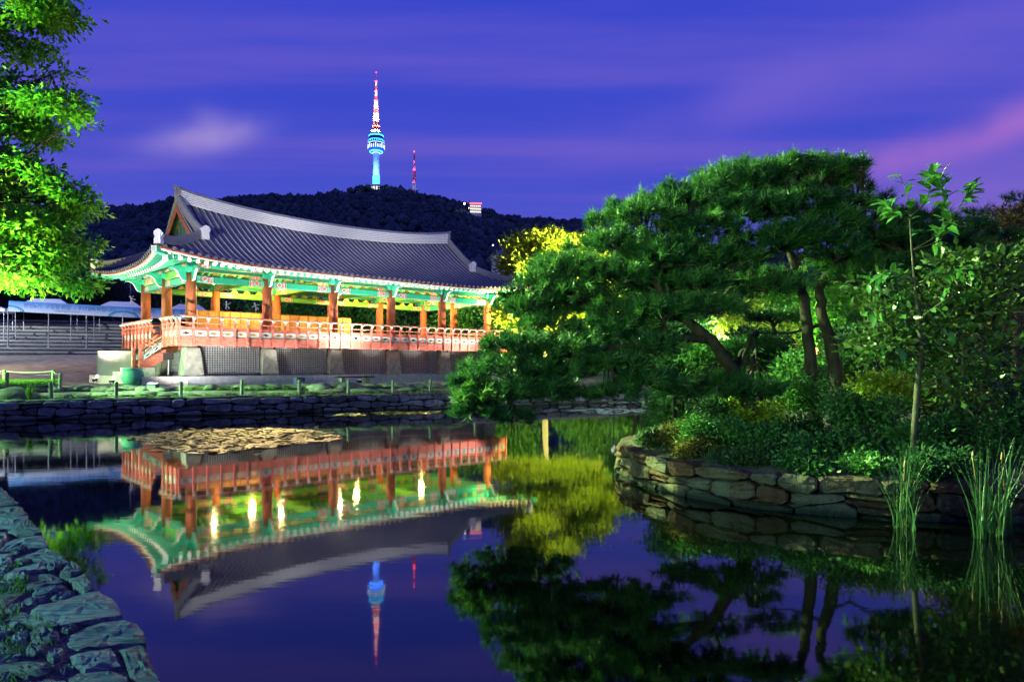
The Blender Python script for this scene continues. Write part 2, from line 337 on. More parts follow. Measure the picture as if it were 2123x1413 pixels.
M['step'] = pmat('bleacher stone', (.17, .17, .17), (.33, .32, .30), 1.2, .85, .3, 10, stretch=(.25, 1, 3), rand=.2)
M['lamp_white'] = emat('lamp lens', (1, .95, .85), 25)
M['lamp_warm'] = emat('warm lamp glass', (1, .78, .35), 14)
M['lamp_red'] = emat('red beacon', (1, .03, .08), 12)
M['lamp_small'] = emat('small white lamp', (.95, 1, .9), 10)
M['lamp_shore'] = emat('shore lamp globe', (.9, 1, .85), 4)
M['lamp_orange'] = emat('small amber lamp', (1, .45, .08), 5)
M['win_warm'] = emat('lit window', (1, .85, .65), 1.5)
M['neon_red'] = emat('red lit sign band', (1, .12, .16), 3)
def water_mat():
    m, N, L, B = newmat('pond water')
    B.inputs['Base Color'].default_value = (.0008, .0016, .0011, 1); B.inputs['Roughness'].default_value = .035; B.inputs['IOR'].default_value = 1.72; B.inputs['Specular IOR Level'].default_value = .5
    tc = N.new('ShaderNodeTexCoord'); mp = N.new('ShaderNodeMapping'); mp.inputs['Scale'].default_value = (.8, 1.6, 1); L.new(tc.outputs['Object'], mp.inputs[0])
    n = N.new('ShaderNodeTexNoise'); n.inputs['Scale'].default_value = 2.2; n.inputs['Detail'].default_value = 3; L.new(mp.outputs[0], n.inputs['Vector'])
    b = N.new('ShaderNodeBump'); b.inputs['Strength'].default_value = .035; b.inputs['Distance'].default_value = .02; L.new(n.outputs['Fac'], b.inputs['Height']); L.new(b.outputs[0], B.inputs['Normal'])
    return m
M['water'] = water_mat()
# ------------------------------------------------------------------ lights of the place and a few added lamps
def BLW(t, s, z): return BL(t, s, z)
def spot(name, loc, target, power, col=(1, 1, 1), deg=110, blend=.6, r=.15):
    l = bpy.data.lights.new(name, 'SPOT'); l.energy = power; l.color = col; l.spot_size = math.radians(deg); l.spot_blend = blend; l.shadow_soft_size = r
    o = bpy.data.objects.new(name, l); COL.objects.link(o); o.location = loc
    o.rotation_euler = (Vector(target)-Vector(loc)).to_track_quat('-Z', 'Y').to_euler(); return o
def point(name, loc, power, col=(1, 1, 1), r=.12):
    l = bpy.data.lights.new(name, 'POINT'); l.energy = power; l.color = col; l.shadow_soft_size = r
    o = bpy.data.objects.new(name, l); COL.objects.link(o); o.location = loc; return o
WARM = (1, .86, .66); GREEN = (.55, 1, .45)
spot('tree_flood_light', (-23.4, 30.6, 1.4), (-29.5, 35.8, 10), 36000, (.95, 1, .22), 95, .8)
spot('tree_flood_light', (-25.5, 31.2, 1.3), (-29.5, 36, 15), 70000, (.5, 1, .25), 90, .8)
spot('bank_flood_light', (-31, 28.5, 4.5), (-19, 34.0, .8), 22000, (.42, 1, .42), 85, .9)
spot('bank_flood_light', (-24, 30.8, 3.2), (-8, 39.5, 1.6), 30000, (.5, 1, .55), 50, .9)
spot('island_flood_light', (-22, 22, 14.5), (4.8, 13.8, 4.4), 270000, (.60, 1, .36), 38, .7, .3)
spot('bank_path_light', (-11, 4.5, 3.4), (-4, 5.4, .8), 4200, (.32, 1, .70), 80, .8, .2)
spot('path_light', (-6.0, -2.0, 4.0), (5.0, 14, 6.2), 8500, (.6, 1, .40), 44, .9, .2)
spot('shore_tree_flood_light', (4.5, 52.5, 1.6), (4.6, 58.5, 9), 175000, (1, 1, .30), 110, .8)
spot('shore_tree_flood_light', (14, 40, 1.6), (17, 50, 5), 3500, (.7, 1, .5), 130, .8)
point('shore_path_light', (13.5, 45, 4.2), 2200, (.8, 1, .7), .2)
point('shore_path_light', (24, 38, 4.0), 4000, (.9, 1, .5), .2)
point('shore_path_light', (12, 30, 4.2), 2500, (.75, 1, .6), .2)
spot('stage_light', (-60, 50, 10), (-40, 65, 6), 48000, (.8, .9, 1), 70, .8)  # unseen lamp added to brighten the banners and tents
for t_, z_ in ((3, 12.2), (10, 12.0), (17.5, 12.2)): spot('roof_flood_light', (-17, 9, 6), BLW(t_, 2, z_), 40000, (1, .97, .95), 15, .9, .3)  # invented lamps, unseen across the pond, added to whiten roof and ridge
for t_ in (1.55, 5.85, 10.2, 14.4): spot('downlight_beam', BLW(t_, .55, 7.3), (-12.5+t_*.25, 23.0, 0), 2300, (1, .70, .25), 34, .9, .04)
spot('grove_flood_light', (22, 45, 2), (26, 60, 8), 12000, (.7, 1, .35), 130, .8)
spot('grove_flood_light', (40, 45, 2), (44, 60, 8), 9000, (.8, 1, .4), 130, .8)
spot('plaza_light', (-44, 47, 6), (-32, 48, 1.5), 12000, WARM, 110, .9)
point('shore_path_light', (17, 16.5, 4.4), 900, (1, .88, .45), .2)  # unseen lamp added to warm and brighten the right-hand foliage
spot('grass_flood_light', (-28.5, 33.2, 2.6), (-25, 36.6, 1.2), 7000, (.5, 1, .3), 110, .8)
spot('grove_flood_light', (-2, 70, 2), (-10, 78, 7), 9000, (.5, 1, .3), 120, .8)
spot('grove_flood_light', (3, 64, 1.6), (2, 74, 6), 6000, (.7, 1, .3), 120, .8)

# ------------------------------------------------------------------ ground
FW = [(-120, -10), (-70, 10), (-45, 20.2), (-21.6, 29.5), (-4.2, 37.9), (2, 42.0), (9.4, 47.0), (16, 50), (40, 55), (120, 66)]
def fw_depth(px):
    k = (px-CX)/FPX
    for (x0, y0), (x1, y1) in zip(FW[:-1], FW[1:]):
        # x = k*y on segment
        dx, dy = x1-x0, y1-y0; den = dx-k*dy
        if abs(den) < 1e-9: continue
        s = (k*y0-x0)/den
        if 0 <= s <= 1:
            y = y0+s*dy
            if y > 0: return y
    return 50.0
def sstep(x, a, b):
    t = min(1, max(0, (x-a)/(b-a))); return t*t*(3-2*t)
TOP = .80
def zg(X, Y):
    px = CX+X/Y*FPX; v = Y-fw_depth(px)
    t, s = tolocal(X, Y)
    z = TOP+.02+.40*sstep(v, .3, 5.0)
    m = max(sstep(-t, 3.6, 6.0), sstep(s, 11.5, 15))
    z += 2.2*min(1, max(0, (Y-42.5)/19))*m*(1-.0*m)
    z += .05*math.sin(X*1.3)*math.sin(Y*1.7)*sstep(v, .2, 1)*(1-m)
    return z
def fan(pxs, vs, fz):
    V = []; F = []
    for px in pxs:
        d0 = fw_depth(px)
        for v in vs:
            D = d0+v; X = (px-CX)/FPX*D; V.append((X, D, fz(X, D)))
    n = len(vs)
    for i in range(len(pxs)-1):
        for j in range(n-1): F.append((i*n+j, (i+1)*n+j, (i+1)*n+j+1, i*n+j+1))
    return np.array(V), np.array(F)
pxs = list(range(-1400, 3700, 30))
vs = [.28, .5, .9, 1.4, 2, 2.8, 3.6, 4.4, 5.2, 6, 7, 8, 9, 10, 11, 12, 13.5, 15, 17, 19, 21, 23, 26, 30, 36, 45, 60, 90, 140, 200]
V, F = fan(pxs, vs, zg)
ground = tag(link('ground', npmesh('ground', V, F, M['earth'], True)), kind='structure')
g = MB(); g.v = [(-2500, -600, -.6), (2500, -600, -.6), (2500, 5200, -.6), (-2500, 5200, -.6)]; g.f = [[0, 1, 2, 3]]; g.m = [0]
tag(g.build('terrain', M['hill']), kind='structure')
wm = npmesh('water', np.array([(-130, -40, 0), (130, -40, 0), (130, 68, 0), (-130, 68, 0)]), np.array([(0, 1, 2, 3)]), M['water'])
tag(link('water', wm), kind='structure')

# ------------------------------------------------------------------ dry stone walls, every stone its own object
def fnoise(u, seed):
    return sum(math.sin(u*f*1.7+seed*p)/f for f, p in ((1, 1.3), (2.3, 2.1), (4.1, 3.7)))/1.6
def stone_wall(root, line, z0, z1, courses, mean, mat, depth=.35, seed=1, gap=.018, bulge=.05, rows=3, umin=None, umax=None):
    R = random.Random(seed)
    pts = [Vector((p[0], p[1], 0)) for p in line]; acc = [0]
    for a, b in zip(pts[:-1], pts[1:]): acc.append(acc[-1]+(b-a).length)
    def P(u, z, d):
        u = min(acc[-1]-1e-4, max(0, u))
        for i in range(len(acc)-1):
            if u <= acc[i+1]: break
        a, b = pts[i], pts[i+1]; tdir = (b-a).normalized(); f = (u-acc[i])/(acc[i+1]-acc[i])
        def nrm(i):
            d_ = (pts[i+1]-pts[i]).normalized(); return Vector((d_.y, -d_.x, 0))
        n0 = nrm(i); np_ = nrm(max(0, i-1)); nn = nrm(min(len(pts)-2, i+1))
        n = (np_.lerp(n0, .5)).lerp(nn.lerp(n0, .5), f).normalized()
        q = a.lerp(b, f)+n*d; return Vector((q.x, q.y, z))
    h = (z1-z0)/courses
    def zb(c, u):
        if c <= 0: return z0
        if c >= courses: return z1+.02*fnoise(u*1.5, seed)
        return z0+c*h+h*.34*fnoise(u*1.1/mean*.8, seed+c*3)
    U0 = umin or 0; U1 = umax or acc[-1]
    stones = []
    for c in range(courses):
        u = U0-R.random()*mean*.6
        while u < U1:
            w = mean*R.uniform(.55, 1.55)
            if c == courses-1: w *= 1.15
            stones.append((u, u+w, c, R.uniform(-.16, .16)*h)); u += w
    for u0, u1, c, sl in stones:
        nseg = 3; out = []
        split = R.random() < .30 and rows >= 2
        spans = [(0, .5), (.5, 1)] if split and u1-u0 < mean else [(0, 1)]
        for va, vb in spans:
            ring = []
            def pt(fu, fv):
                vv = va+(vb-va)*fv; uu = u0+(u1-u0)*fu+sl*(vv-.5)*2
                lo, hi = zb(c, uu), zb(c+1, uu); return uu, lo+(hi-lo)*vv
            cc = .10+R.random()*.12
            for fu, fv in ((cc, 0), (.5, 0), (1-cc, 0), (1, cc*1.3), (1, .5), (1, 1-cc*1.3), (1-cc, 1), (.5, 1), (cc, 1), (0, 1-cc*1.3), (0, .5), (0, cc*1.3)):
                uu, zz = pt(fu, fv); ring.append([uu+R.uniform(-.012, .012), zz+R.uniform(-.012, .012)])
            cu = sum(p[0] for p in ring)/12; cz = sum(p[1] for p in ring)/12
            wd, hh = (u1-u0)*.5, (zb(c+1, cu)-zb(c, cu))*(vb-va)*.5
            def inset(k): return [(cu+(p[0]-cu)*(1-k/max(wd, .05)), cz+(p[1]-cz)*(1-k/max(hh, .05))) for p in ring]
            m = MB(); vsx = []; base = R.uniform(-.025, .03)
            tiltu, tiltz = R.uniform(-.03, .03)/max(wd, .1), R.uniform(-.03, .03)/max(hh, .1)
            for k, d in ((gap, -depth), (gap, -.02), (gap+.012, bulge*.6), (gap+.04, bulge)):
                for uu, zz in inset(k):
                    dd = d+(base+tiltu*(uu-cu)+tiltz*(zz-cz)+(R.uniform(-.022, .022) if d > 0 else 0) if d > -depth else 0)
                    vsx.append(P(uu, zz, dd))
            vsx.append(P(cu+R.uniform(-.03, .03), cz, bulge+base+R.uniform(-.015, .03)))
            fs = [tuple(range(11, -1, -1))]
            for r in range(3):
                for k in range(12): fs.append((r*12+k, r*12+(k+1) % 12, (r+1)*12+(k+1) % 12, (r+1)*12+k))
            for k in range(12): fs.append((36+k, 36+(k+1) % 12, 48))
            m.add(vsx, fs); m.build('stone', mat, root)
fw = empty('stone_wall', (0, 0, 0), label='long dark dry stone retaining wall along the far bank below the pavilion', cat='wall')
stone_wall(fw, [(-27, 27.2), (-21.6, 29.5), (-4.2, 37.9), (2, 42.0), (9.4, 47.0)], -.12, TOP, 3, .82, M['stone_dark'], seed=4, umin=.1, gap=.014)
bk = MB()
line = [Vector((x, y, 0)) for x, y in FW]
for a, b in zip(line[:-1], line[1:]):
    n = Vector((-(b-a).y, (b-a).x, 0)).normalized()*.12
    bk.add([a+n+Vector((0, 0, -.5)), b+n+Vector((0, 0, -.5)), b+n+Vector((0, 0, TOP-.03)), a+n+Vector((0, 0, TOP-.03)), a+n*6+Vector((0, 0, TOP)), b+n*6+Vector((0, 0, TOP))], [(0, 1, 2, 3), (3, 2, 5, 4)])
bk.build('mortar_backing', M['dark'], fw)
# far part of the bank beyond the built stones, right of the pine
iw = empty('stone_wall', (2.34, 15.3, 0), label='rounded rust and grey stone wall round the pine island', cat='wall')
SHORE = [(4.9, 20.3), (3.4, 18.2), (2.6, 16.7), (2.30, 15.3), (2.55, 13.75), (3.05, 12.44), (3.65, 11.62), (4.39, 11.08), (5.72, 10.49), (7.5, 10.26), (9.6, 10.4), (12, 11)]
off = Matrix.Translation((-2.34, -15.3, 0))
class _R: pass
tmp = empty('tmp', (0, 0, 0))
stone_wall(tmp, SHORE, -.10, .60, 3, .70, M['stone_island'], depth=.5, seed=13, gap=.008, bulge=.035)
for o in list(tmp.children):
    o.parent = iw; o.location = (-2.34, -15.3, 0)
bpy.data.objects.remove(tmp)
# island ground
def island_ground():
    out = SHORE+[(18, 13), (26, 20), (28, 32), (20, 33), (12, 27.5), (8, 24)]
    c = Vector((8.5, 17, 0)); n = len(out); V = []; F = []
    prof = [(1.0, -.5), (.985, .0), (.97, .575), (.9, .66), (.8, .75), (.6, .9), (.3, 1.0), (.0, 1.05)]
    for k, z in prof:
        for x, y in out:
            p = c+(Vector((x, y, 0))-c)*k; V.append((p.x, p.y, z+(.05*math.sin(3*p.x)*math.sin(2.7*p.y) if z > .6 else 0)))
    for r in range(len(prof)-1):
        for k in range(n): F.append((r*n+k, r*n+(k+1) % n, (r+1)*n+(k+1) % n, (r+1)*n+k))
    return np.array(V), np.array(F)
V, F = island_ground()
tag(link('island', npmesh('island', V, F, M['island_earth'], True)), kind='structure')
def zi(x, y):
    # height of the island ground, near enough
    d = min((Vector((x, y))-Vector(p)).length for p in SHORE); return .60+.40*sstep(d, .3, 5)

# ------------------------------------------------------------------ near bank of slate slabs
BZ = .80
bm_ = MB()
edge = [(2.9, -2.6), (1.2, .2)]+[tuple(gp(x/3.421-6, 1000+y/3.421+3, BZ)[:2]) for x, y in ((1120, 1400), (1010, 1070), (840, 915), (655, 755), (470, 548), (320, 440), (180, 240), (120, 150), (0, 32))]+[(-9.2, 11.4), (-14, 14), (-24, 17)]
n = len(edge)
vs_ = [Vector((x-.10, y-.10, -.4)) for x, y in edge]+[Vector((x-.06, y-.06, BZ-.025)) for x, y in edge]+[Vector((x-1.0, y-.6, BZ-.006)) for x, y in edge]+[Vector((x-3, y-2.0, BZ)) for x, y in edge]+[Vector((x-12, y-10, BZ+.3)) for x, y in edge]
fs_ = []
for r in range(4):
    for k in range(n-1): fs_.append((r*n+k, r*n+k+1, (r+1)*n+k+1, (r+1)*n+k))
bm_.add(vs_, fs_)
nbank = tag(bm_.build('bank', M['gravel'], smooth=True), kind='structure')
SL = [  # outlines in a plan sketch of the bank
 [(232, 905), (330, 850), (500, 800), (700, 765), (745, 800), (800, 850), (855, 915), (850, 950), (640, 985), (430, 1012)],
 [(480, 1066), (600, 1020), (850, 957), (960, 985), (1005, 1030), (1026, 1075), (1020, 1120), (860, 1130), (700, 1150), (560, 1165), (492, 1140)],
 [(853, 1170), (985, 1122), (1050, 1200), (1090, 1290), (1125, 1400), (1135, 1440), (960, 1440), (905, 1300)],
 [(494, 1222), (640, 1185), (780, 1170), (815, 1230), (845, 1285), (720, 1310), (600, 1335), (535, 1290)],
 [(500, 1400), (560, 1352), (800, 1345), (890, 1400), (900, 1460), (560, 1460)],
 [(30, 655), (110, 610), (300, 572), (330, 610), (170, 640), (175, 690), (60, 700)],
 [(172, 648), (330, 625), (480, 690), (400, 720), (260, 755), (200, 760)],
 [(420, 655), (440, 610), (500, 566), (560, 590), (590, 635), (500, 660)],
 [(492, 668), (600, 645), (640, 690), (672, 752), (600, 772), (530, 730)],
 [(95, 540), (200, 490), (330, 452), (400, 478), (482, 545), (400, 556), (220, 545)],
 [(-40, 500), (60, 420), (180, 385), (300, 368), (336, 440), (220, 455), (100, 470)],
 [(60, 345), (140, 290), (200, 268), (295, 358), (240, 368), (120, 372)],
 [(-40, 330), (-20, 255), (90, 262), (195, 235), (198, 262), (110, 320)],
 [(-60, 250), (-30, 180), (60, 160), (150, 168), (190, 230), (80, 256)],
 [(-60, 176), (-60, 100), (60, 88), (132, 150), (90, 160)],
 [(-60, 96), (-60, 40), (10, 32), (62, 82), (10, 92)],
 [(-60, 780), (60, 752), (200, 762), (110, 830), (20, 905), (-60, 900)],
 [(10, 965), (150, 905), (330, 955), (400, 1022), (300, 1015), (160, 1000), (90, 1010)],
 [(215, 1072), (300, 1030), (410, 1060), (420, 1110), (300, 1130), (230, 1115)],
 [(-20, 1290), (130, 1255), (310, 1262), (385, 1305), (320, 1360), (200, 1372), (40, 1340)],
 [(-60, 1150), (10, 1110), (100, 1140), (130, 1190), (30, 1215), (-60, 1210)],
 [(180, 1400), (330, 1365), (480, 1375), (490, 1460), (200, 1460)],
 [(-60, 640), (-10, 600), (60, 575), (90, 600), (20, 645), (-60, 680)],
 [(-60, 590), (-60, 520), (80, 505), (90, 548), (10, 580)],
 [(-60, 1030), (0, 985), (80, 1020), (100, 1060), (0, 1090), (-60, 1085)],
 [(-60, 430), (-60, 350), (40, 350), (60, 400), (0, 450)],
]
nb = empty('slate_bank_edge', (-2, 3.5, BZ), label='rough layered slate slabs edging the near bank at bottom left', cat='wall')
def slab(poly, seed):
    R = random.Random(seed); P = [gp(x/3.421, 1000+y/3.421, BZ) for x, y in poly]
    c = sum(P, Vector())/len(P); out = []
    for a, b in zip(P, P[1:]+P[:1]):
        k = max(2, int((b-a).length/.07))
        for i in range(k):
            q = a.lerp(b, i/k); r = (q-c); out.append(c+r*(.975+R.uniform(-.032, .03)))
    n = len(out); V = []; F = []; th = R.uniform(-.016, .014)
    tx, ty = R.uniform(-.05, .05), R.uniform(-.05, .05); ph = R.random()*6
    ca, sa = math.cos(.42), math.sin(.42)
    for k, dz in ((1.09, -.9), (1.09, -.10), (1.08, -.03), (1.05, .0), (.88, .008), (.68, .012), (.45, .012), (.22, .012)):
        for q in out:
            r = (q-c)*k; z = BZ+dz+th+tx*r.x+ty*r.y
            if dz > -.2:
                w = -r.x*sa+r.y*ca                     # bedding direction
                z += .009*math.floor(math.sin(w*15+ph+.35*math.sin(r.x*3))*2.2)/2.2+R.uniform(-.007, .007)
                if k > .95: r = r*(1+R.uniform(-.015, .015))
            V.append((c.x+r.x, c.y+r.y, z))
    V.append((c.x, c.y, BZ+.02+th)); m = 8
    for r in range(m-1):
        for k in range(n): F.append((r*n+k, r*n+(k+1) % n, (r+1)*n+(k+1) % n, (r+1)*n+k))
    for k in range(n): F.append(((m-1)*n+k, (m-1)*n+(k+1) % n, m*n))
    mb = MB(); mb.add(V, F)
    o = mb.build('stone', M['slate'], nb, M=Matrix.Translation((2, -3.5, -BZ)))
Rs = random.Random(3)
def inside(x, y, poly):
    c = False; j = len(poly)-1
    for i in range(len(poly)):
        if (poly[i][1] > y) != (poly[j][1] > y) and x < (poly[j][0]-poly[i][0])*(y-poly[i][1])/(poly[j][1]-poly[i][1])+poly[i][0]: c = not c
        j = i
    return c
big = list(SL); small = []
for k in range(6000):      # smaller slabs fitted into the gaps
    x, y = Rs.uniform(-40, 900), Rs.uniform(300, 1430); w, h_ = Rs.uniform(45, 120)*(.5+y/1400), Rs.uniform(16, 38)*(.5+y/1400)
    P_ = [(x+w*math.cos(a)*Rs.uniform(.85, 1.1)+h_*.0, y+h_*math.sin(a)*Rs.uniform(.8, 1.1)-w*math.cos(a)*.22) for a in [math.pi*2*i/8+.2 for i in range(8)]]
    if x > 240+(y-300)*.72: continue
    pts = P_+[((a+x)/2, (b+y)/2) for a, b in P_]+[(x, y)]
    if any(inside(a, b, q) for q in big for a, b in pts) or any(inside(a, b, P_) for q in big for a, b in q): continue
    big.append(P_); small.append(P_)
    if len(small) >= 42: break
for i, p in enumerate(SL+small): slab(p, 50+i)

# ------------------------------------------------------------------ hill with its forest
RIDGE = [(-1500, 560), (-600, 470), (0, 440), (195, 436), (290, 434), (353, 422), (455, 418), (560, 411), (640, 414), (700, 406), (745, 396), (790, 394), (830, 398), (850, 406), (900, 414), (960, 426), (990, 440), (1040, 452), (1090, 460), (1150, 462), (1200, 467), (1240, 470), (1500, 520), (2123, 575), (2800, 640), (3700, 690)]
def ridge(px):
    for (a, ya), (b, yb) in zip(RIDGE[:-1], RIDGE[1:]):
        if a <= px <= b: return ya+(yb-ya)*(px-a)/(b-a)
    return 690
DR = 1300.0
def zh(px, D):
    zr = EYE+(HY-ridge(px))/FPX*DR
    f = min(1, max(0, (D-150)/(DR-150)))
    z = 2+(zr-2)*(f**1.25)
    if D > DR: z = zr*(1-((D-DR)/900)**1.5)
    return z+6*math.sin(D*.018+px*.02)*min(1, f*3)*(1-f if D < DR else 0)
hp = list(range(-1500, 3701, 50)); hd = [150, 180, 220, 270, 330, 400, 480, 570, 670, 780, 900, 1020, 1140, 1230, 1300, 1400, 1600, 1900, 2200]
V = np.array([((px-CX)/FPX*D, D, max(-.5, zh(px, D))) for px in hp for D in hd]); n = len(hd)
F = np.array([(i*n+j, (i+1)*n+j, (i+1)*n+j+1, i*n+j+1) for i in range(len(hp)-1) for j in range(n-1)])
tag(link('hills', npmesh('hills', V, F, M['hill'], True)), kind='structure')
def ico(sub):
    import bmesh
    b = bmesh.new(); bmesh.ops.create_icosphere(b, subdivisions=sub, radius=1)
    v = np.array([x.co[:] for x in b.verts]); f = np.array([[q.index for q in p.verts] for p in b.faces]); b.free(); return v, f
def forest():
    VV = []; FF = []; base = 0; CC = []
    protos = []
    for k in range(6):
        v, f = ico(1)
        w = v.copy(); r = np.ones(len(v))
        for j in range(9):
            d = rng.normal(size=3); d /= np.linalg.norm(d); r += .22*np.maximum(0, (v@d-.62))/.38
        r *= rng.uniform(.86, 1.12, len(v)); w = v*r[:, None]; w[:, 2] = np.where(w[:, 2] < -.35, -.35, w[:, 2]); protos.append((w, f))
    def put(px, D, rad, sink=.35):
        nonlocal base
        w, f = protos[rng.integers(6)]; a = rng.uniform(0, 6.28); ca, sa = math.cos(a), math.sin(a)
        q = w@np.array([[ca, sa, 0], [-sa, ca, 0], [0, 0, 1]]); q = q*np.array([rad, rad, rad*rng.uniform(.8, 1.15)])
        cc = np.array([(px-CX)/FPX*D, D, zh(px, D)+rad*sink]); CC.append((*cc, rad)); q = q*.86+cc; VV.append(q); FF.append(f+base); base += len(q)
    for px in np.arange(-100, 1700, 5.5):
        put(px+rng.uniform(-4, 4), DR+rng.uniform(-25, 10), rng.uniform(4.2, 8.5), rng.uniform(.2, .75))
    for i in range(6500):
        D = 190+(DR-190)*rng.uniform(0, 1)**.7; px = rng.uniform(-150, 1500)
        put(px, D, rng.uniform(3.2, 7.5)*(1 if D > 500 else .75), .3)
    V = np.concatenate(VV); F = np.concatenate(FF)
    return V, F, np.array(CC)
V, F, CC = forest()
kq = 46; n_ = len(CC)*kq; cen = np.repeat(CC, kq, axis=0); dq = rng.normal(size=(n_, 3)); dq /= np.linalg.norm(dq, axis=1)[:, None]; dq[:, 2] = np.where(dq[:, 2] < -.2, -dq[:, 2], dq[:, 2])
pq = cen[:, :3]+dq*cen[:, 3:4]*rng.uniform(.72, 1.12, (n_, 1)); a_ = np.cross(dq, rng.normal(size=(n_, 3))); a_ /= np.linalg.norm(a_, axis=1)[:, None]; b_ = np.cross(dq, a_)+dq*rng.uniform(-.8, .8, (n_, 1)); sq = cen[:, 3:4]*rng.uniform(.12, .30, (n_, 1))
VQ = np.stack([pq-a_*sq, pq-b_*sq*.8, pq+a_*sq, pq+b_*sq], 1).reshape(-1, 3); FQ = np.arange(n_*4).reshape(-1, 4)
FT = np.concatenate([np.concatenate([FQ[:, [0, 1, 2]], FQ[:, [0, 2, 3]]])+len(V)]); V = np.concatenate([V, VQ]); F = np.concatenate([F, FT])
tag(link('hill_forest', npmesh('hill_forest', V, F, M['forest'])), 'dark wooded hillside rising behind the pavilion up to the tower', 'forest', kind='stuff')
# ------------------------------------------------------------------ pavilion
LX, LY = 23.3, 8.8; ZB = 1.2
pav = empty('pavilion', BL(0, 0, ZB), THETA, 'open wooden pavilion with curved tiled roof, painted eaves and red railing', 'pavilion')
DN = Matrix.Translation((0, 0, -ZB))
def part(name, mb, mat, smooth=False): return mb.build(name, mat, pav, smooth, DN)
def inst(name, me, Mx, parent=pav): return link(name, me, parent, None, (DN@Mx) if parent is pav else Mx)
T = Matrix.Translation
def RZ(a): return Matrix.Rotation(a, 4, 'Z')

# plinth: core and facing stones
mb = MB(); mb.box(-2.4, 25.7, -.62, 9.9, 1.0, 1.742); part('plinth_core', mb, M['plinth'])
ps = MB(); ps.box(0, 1.585, 0, .6, .9, 1.75); psm = ps.mesh('plinth_stone', M['plinth'])
for k in range(18): inst('plinth_stone', psm, T((-3.0+k*1.6, -1.2, rng.uniform(-.004, .004))))
for k in range(7): inst('plinth_stone', psm, T((-2.4, -.6+k*1.6, 0))@RZ(math.pi/2))
# stone piers
def pier_mesh():
    m = MB(); m.add([Vector((sx*a, sy*a, z)) for z, a in ((1.75, .55), (1.78, .56), (3.36, .40), (3.42, .39)) for sx, sy in ((-1, -1), (1, -1), (1, 1), (-1, 1))],
        [(3, 2, 1, 0)]+[(r*4+k, r*4+(k+1) % 4, r*4+4+(k+1) % 4, r*4+4+k) for r in range(3) for k in range(4)]+[(12, 13, 14, 15)])
    m.box(-.27, .27, -.27, .27, 3.42, 3.6); return m.mesh('pier', M['pier'])
pm = pier_mesh()
cm = MB()
cm.tube([(0, 0, z) for z in (3.6, 5, 6.5, 7.9)], [.32, .315, .305, .29], 20); cme = cm.mesh('column', M['col'], True)
posts = [(LX/5*i, 0) for i in range(6)]+[(LX/5*i, LY) for i in range(6)]+[(0, LY/2), (LX, LY/2)]
for x, y in posts: inst('pier', pm, T((x, y, 0))); inst('column', cme, T((x, y, 0)))
for x in (LX/5, LX/5*2, LX/5*3, LX/5*4): inst('pier', pm, T((x, LY/2, 0)))
# floor with its edge beams; the stair opening lies on the left side
SY0, SY1 = 1.76, 3.19
mb = MB(); mb.box(.1, LX+1.0, -1.0, LY+1.0, 3.62, 4.05); mb.box(-1.0, .1, -1.0, SY0, 3.62, 4.05); mb.box(-1.0, .1, SY1, LY+1.0, 3.62, 4.05); part('floor', mb, M['red'])
def rail_side(name, L, Mx, gaps=()):
    """one railing run, local x along it, local -y outward; z absolute"""
    root = MB(); segs = []; x = 0
    for a, b in gaps: segs.append((x, a)); x = b
    segs.append((x, L))
    for a, b in segs:
        root.box(a, b, -.06, .06, 3.53, 4.03)                      # lower apron board
        root.box(a, b, -.045, .045, 4.075, 4.10); root.box(a, b, -.05, .05, 4.40, 4.60)
    r = root.build(name, M['red'], pav, False, DN@Mx)
    n = round(L/.797); xs = [i*L/n for i in range(n+1)]
    inside = lambda q: any(a+.02 < q < b-.02 for a, b in gaps)
    for a, b in segs:
        for pts, rad, nm in (([(a, -.20, 5.20), (b, -.20, 5.20)], .055, 'handrail'), ([(a, -.10, 4.84), (b, -.10, 4.84)], .028, 'mid_rail')):
            m = MB(); m.tube(pts, rad, 8); m.build(nm, M['redrail'], r)
        m = MB(); m.box(a, b, -.075, -.062, 4.032, 4.068); m.build('apron_strip', M['greendk'], r)
    for i, q in enumerate(xs):
        if inside(q): continue
        link('baluster', BAL, r, None, T((q, 0, 0))); link('lotus_cap', CAP, r, None, T((q, -.20, 0)))
    for i in range(n):
        c = (xs[i]+xs[i+1])/2
        if any(a-.35 < c < b+.35 for a, b in gaps): continue
        link('pierced_panel', PANEL, r, None, T((c, 0, 0)))
    return r
def baluster_mesh():
    prof = [(3.50, -.075, -.155), (3.56, -.075, -.185), (3.66, -.075, -.15), (3.74, -.075, -.19), (3.84, -.075, -.15), (3.92, -.075, -.185), (4.04, -.075, -.14), (4.2, -.065, -.135), (4.42, -.06, -.15), (4.60, -.055, -.19), (4.74, -.02, -.165), (4.86, -.03, -.15), (4.98, -.085, -.20), (5.06, -.14, -.265)]
    m = MB(); V = []; w = .062
    for z, a, b in prof: V += [(-w, a, z), (w, a, z), (w, b, z), (-w, b, z)]
    F = [(0, 1, 2, 3)]+[(r*4+k, r*4+4+k, r*4+4+(k+1) % 4, r*4+(k+1) % 4) for r in range(len(prof)-1) for k in range(4)]+[tuple(len(V)-4+k for k in (3, 2, 1, 0))]
    m.add(V, F); return m.mesh('baluster', M['red'])
BAL = baluster_mesh()
m = MB(); m.lathe([(.05, 5.03), (.085, 5.07), (.12, 5.12), (.10, 5.15)], 10); CAP = m.mesh('lotus_cap', M['teal'])
